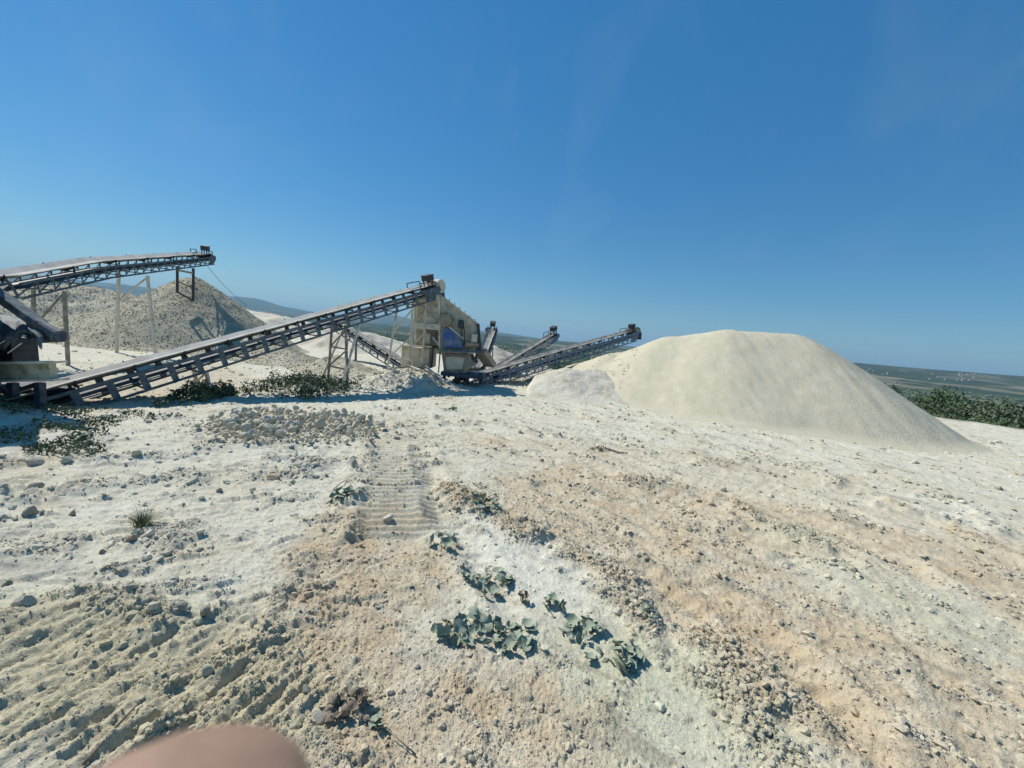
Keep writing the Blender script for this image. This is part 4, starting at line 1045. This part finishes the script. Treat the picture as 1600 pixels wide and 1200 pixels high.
# scrub on the slopes, uncountable
g = np.random.default_rng(71); nb = 5200
th = g.uniform(-40, 62, nb); rr_ = redge(th) + g.uniform(2, 75, nb) ** 1.0
x, y = np.sin(np.radians(th)) * rr_, np.cos(np.radians(th)) * rr_
kk = fbm(x * .06, y * .06, 3, .5, 3.) > -.12; x, y = x[kk], y[kk]; z = H(x, y, False)
m_ = 26; X = np.repeat(x, m_) + g.normal(0, .7, len(x) * m_); Y_ = np.repeat(y, m_) + g.normal(0, .7, len(x) * m_); hh2 = np.repeat(g.uniform(.5, 1.9, len(x)), m_)
tag(cards('slope_scrub', MT['crown'], X, Y_, np.repeat(z, m_) + hh2 * g.random(len(X)) ** .7, g.uniform(.10, .28, len(X)), g), kind='stuff')
# orchard rows and woods in the valley
g = np.random.default_rng(72); nv = 9000; th = g.uniform(-40, 62, nv); rr_ = np.exp(g.uniform(math.log(140), math.log(2600), nv))
x, y = np.sin(np.radians(th)) * rr_, np.cos(np.radians(th)) * rr_; kk = fbm(x * .008, y * .008, 4, .55, 13.) > .0; x, y, rr2 = x[kk], y[kk], rr_[kk]
s = (2.0 + rr2 * .0025) * g.uniform(.6, 1.3, len(x))
tag(stones('valley_trees', x, y, macro(x, y) + s * .3, s, MT['crown'], g=g, flat=.8), kind='stuff')
# far village
c = MB(); rf = MB(); g = np.random.default_rng(73)
for i in range(26):
    px = g.normal(1480, 22) if i < 18 else g.normal(1350, 12); Y = g.uniform(2300, 2900); x = (px - 800) / 620 * Y; z = float(macro(np.array([x]), np.array([Y]))[0])
    w_, d2, h_ = g.uniform(6, 11), g.uniform(6, 10), g.uniform(3.5, 6); c.box((x, Y, z + h_ / 2), w_, d2, h_)
    rf.poly([(x - w_ / 2 - .4, Y - d2 / 2 - .4, z + h_), (x + w_ / 2 + .4, Y - d2 / 2 - .4, z + h_), (x, Y - d2 / 2 - .4, z + h_ + 2.4)], (0, d2 + .8, 0))
vil = c.build('village_houses', MT['house']); vil['kind'] = 'stuff'; o = rf.build('village_roofs', MT['roof']); o['kind'] = 'stuff'

# ------------------------------------------------------------------ photographer's hand, one fingertip in front of the lens
def skinned(name, joints, edges, m, parent=None, sub=2):
    me = bpy.data.meshes.new(name); me.from_pydata([j[0] for j in joints], edges, []); me.materials.append(m)
    o = bpy.data.objects.new(name, me); C.objects.link(o)
    s = o.modifiers.new('skin', 'SKIN'); s.use_smooth_shade = True
    for i, j in enumerate(joints): me.skin_vertices[0].data[i].radius = (j[1], j[1])
    me.skin_vertices[0].data[0].use_root = True
    d = o.modifiers.new('sub', 'SUBSURF'); d.levels = sub; d.render_levels = sub
    if parent: o.parent = parent
    return o
tip = cam.location + fw * .033 + rt * (246 - 800) / 620 * .033 - up * (1246 - 600) / 620 * .033
def hp(a, b_, c_): return tuple(rt * a - up * b_ + fw * c_)      # millimetre-scale offsets from the tip, along the picture's axes
hand = thing('person', 'blurred fingertip of the photographer poking into the bottom left', 'person', tip)
mm = .001
J = [((0, 95, -40), 24), ((2, 60, -18), 20), ((-4, 42, -10), 10), ((-2, 24, -3), 8.6), ((-.5, 12, 0), 14.6), ((.8, -1.4, 0), 14.4),
     ((16, 56, -14), 9.5), ((20, 30, -24), 8.5), ((18, 28, -44), 8), ((-18, 66, -20), 9), ((-30, 48, -34), 8), ((-28, 48, -52), 7.5),
     ((8, 150, -66), 26), ((12, 240, -100), 34)]
J = [(hp(*[q * mm for q in j]), r * mm) for j, r in J]
# a single continuous surface: palm, extended finger, two curled fingers, wrist, forearm
skinned('hand', J, [(0, 1), (1, 2), (2, 3), (3, 4), (4, 5), (1, 6), (6, 7), (7, 8), (1, 9), (9, 10), (10, 11), (0, 12), (12, 13)], MT['skin'], hand)
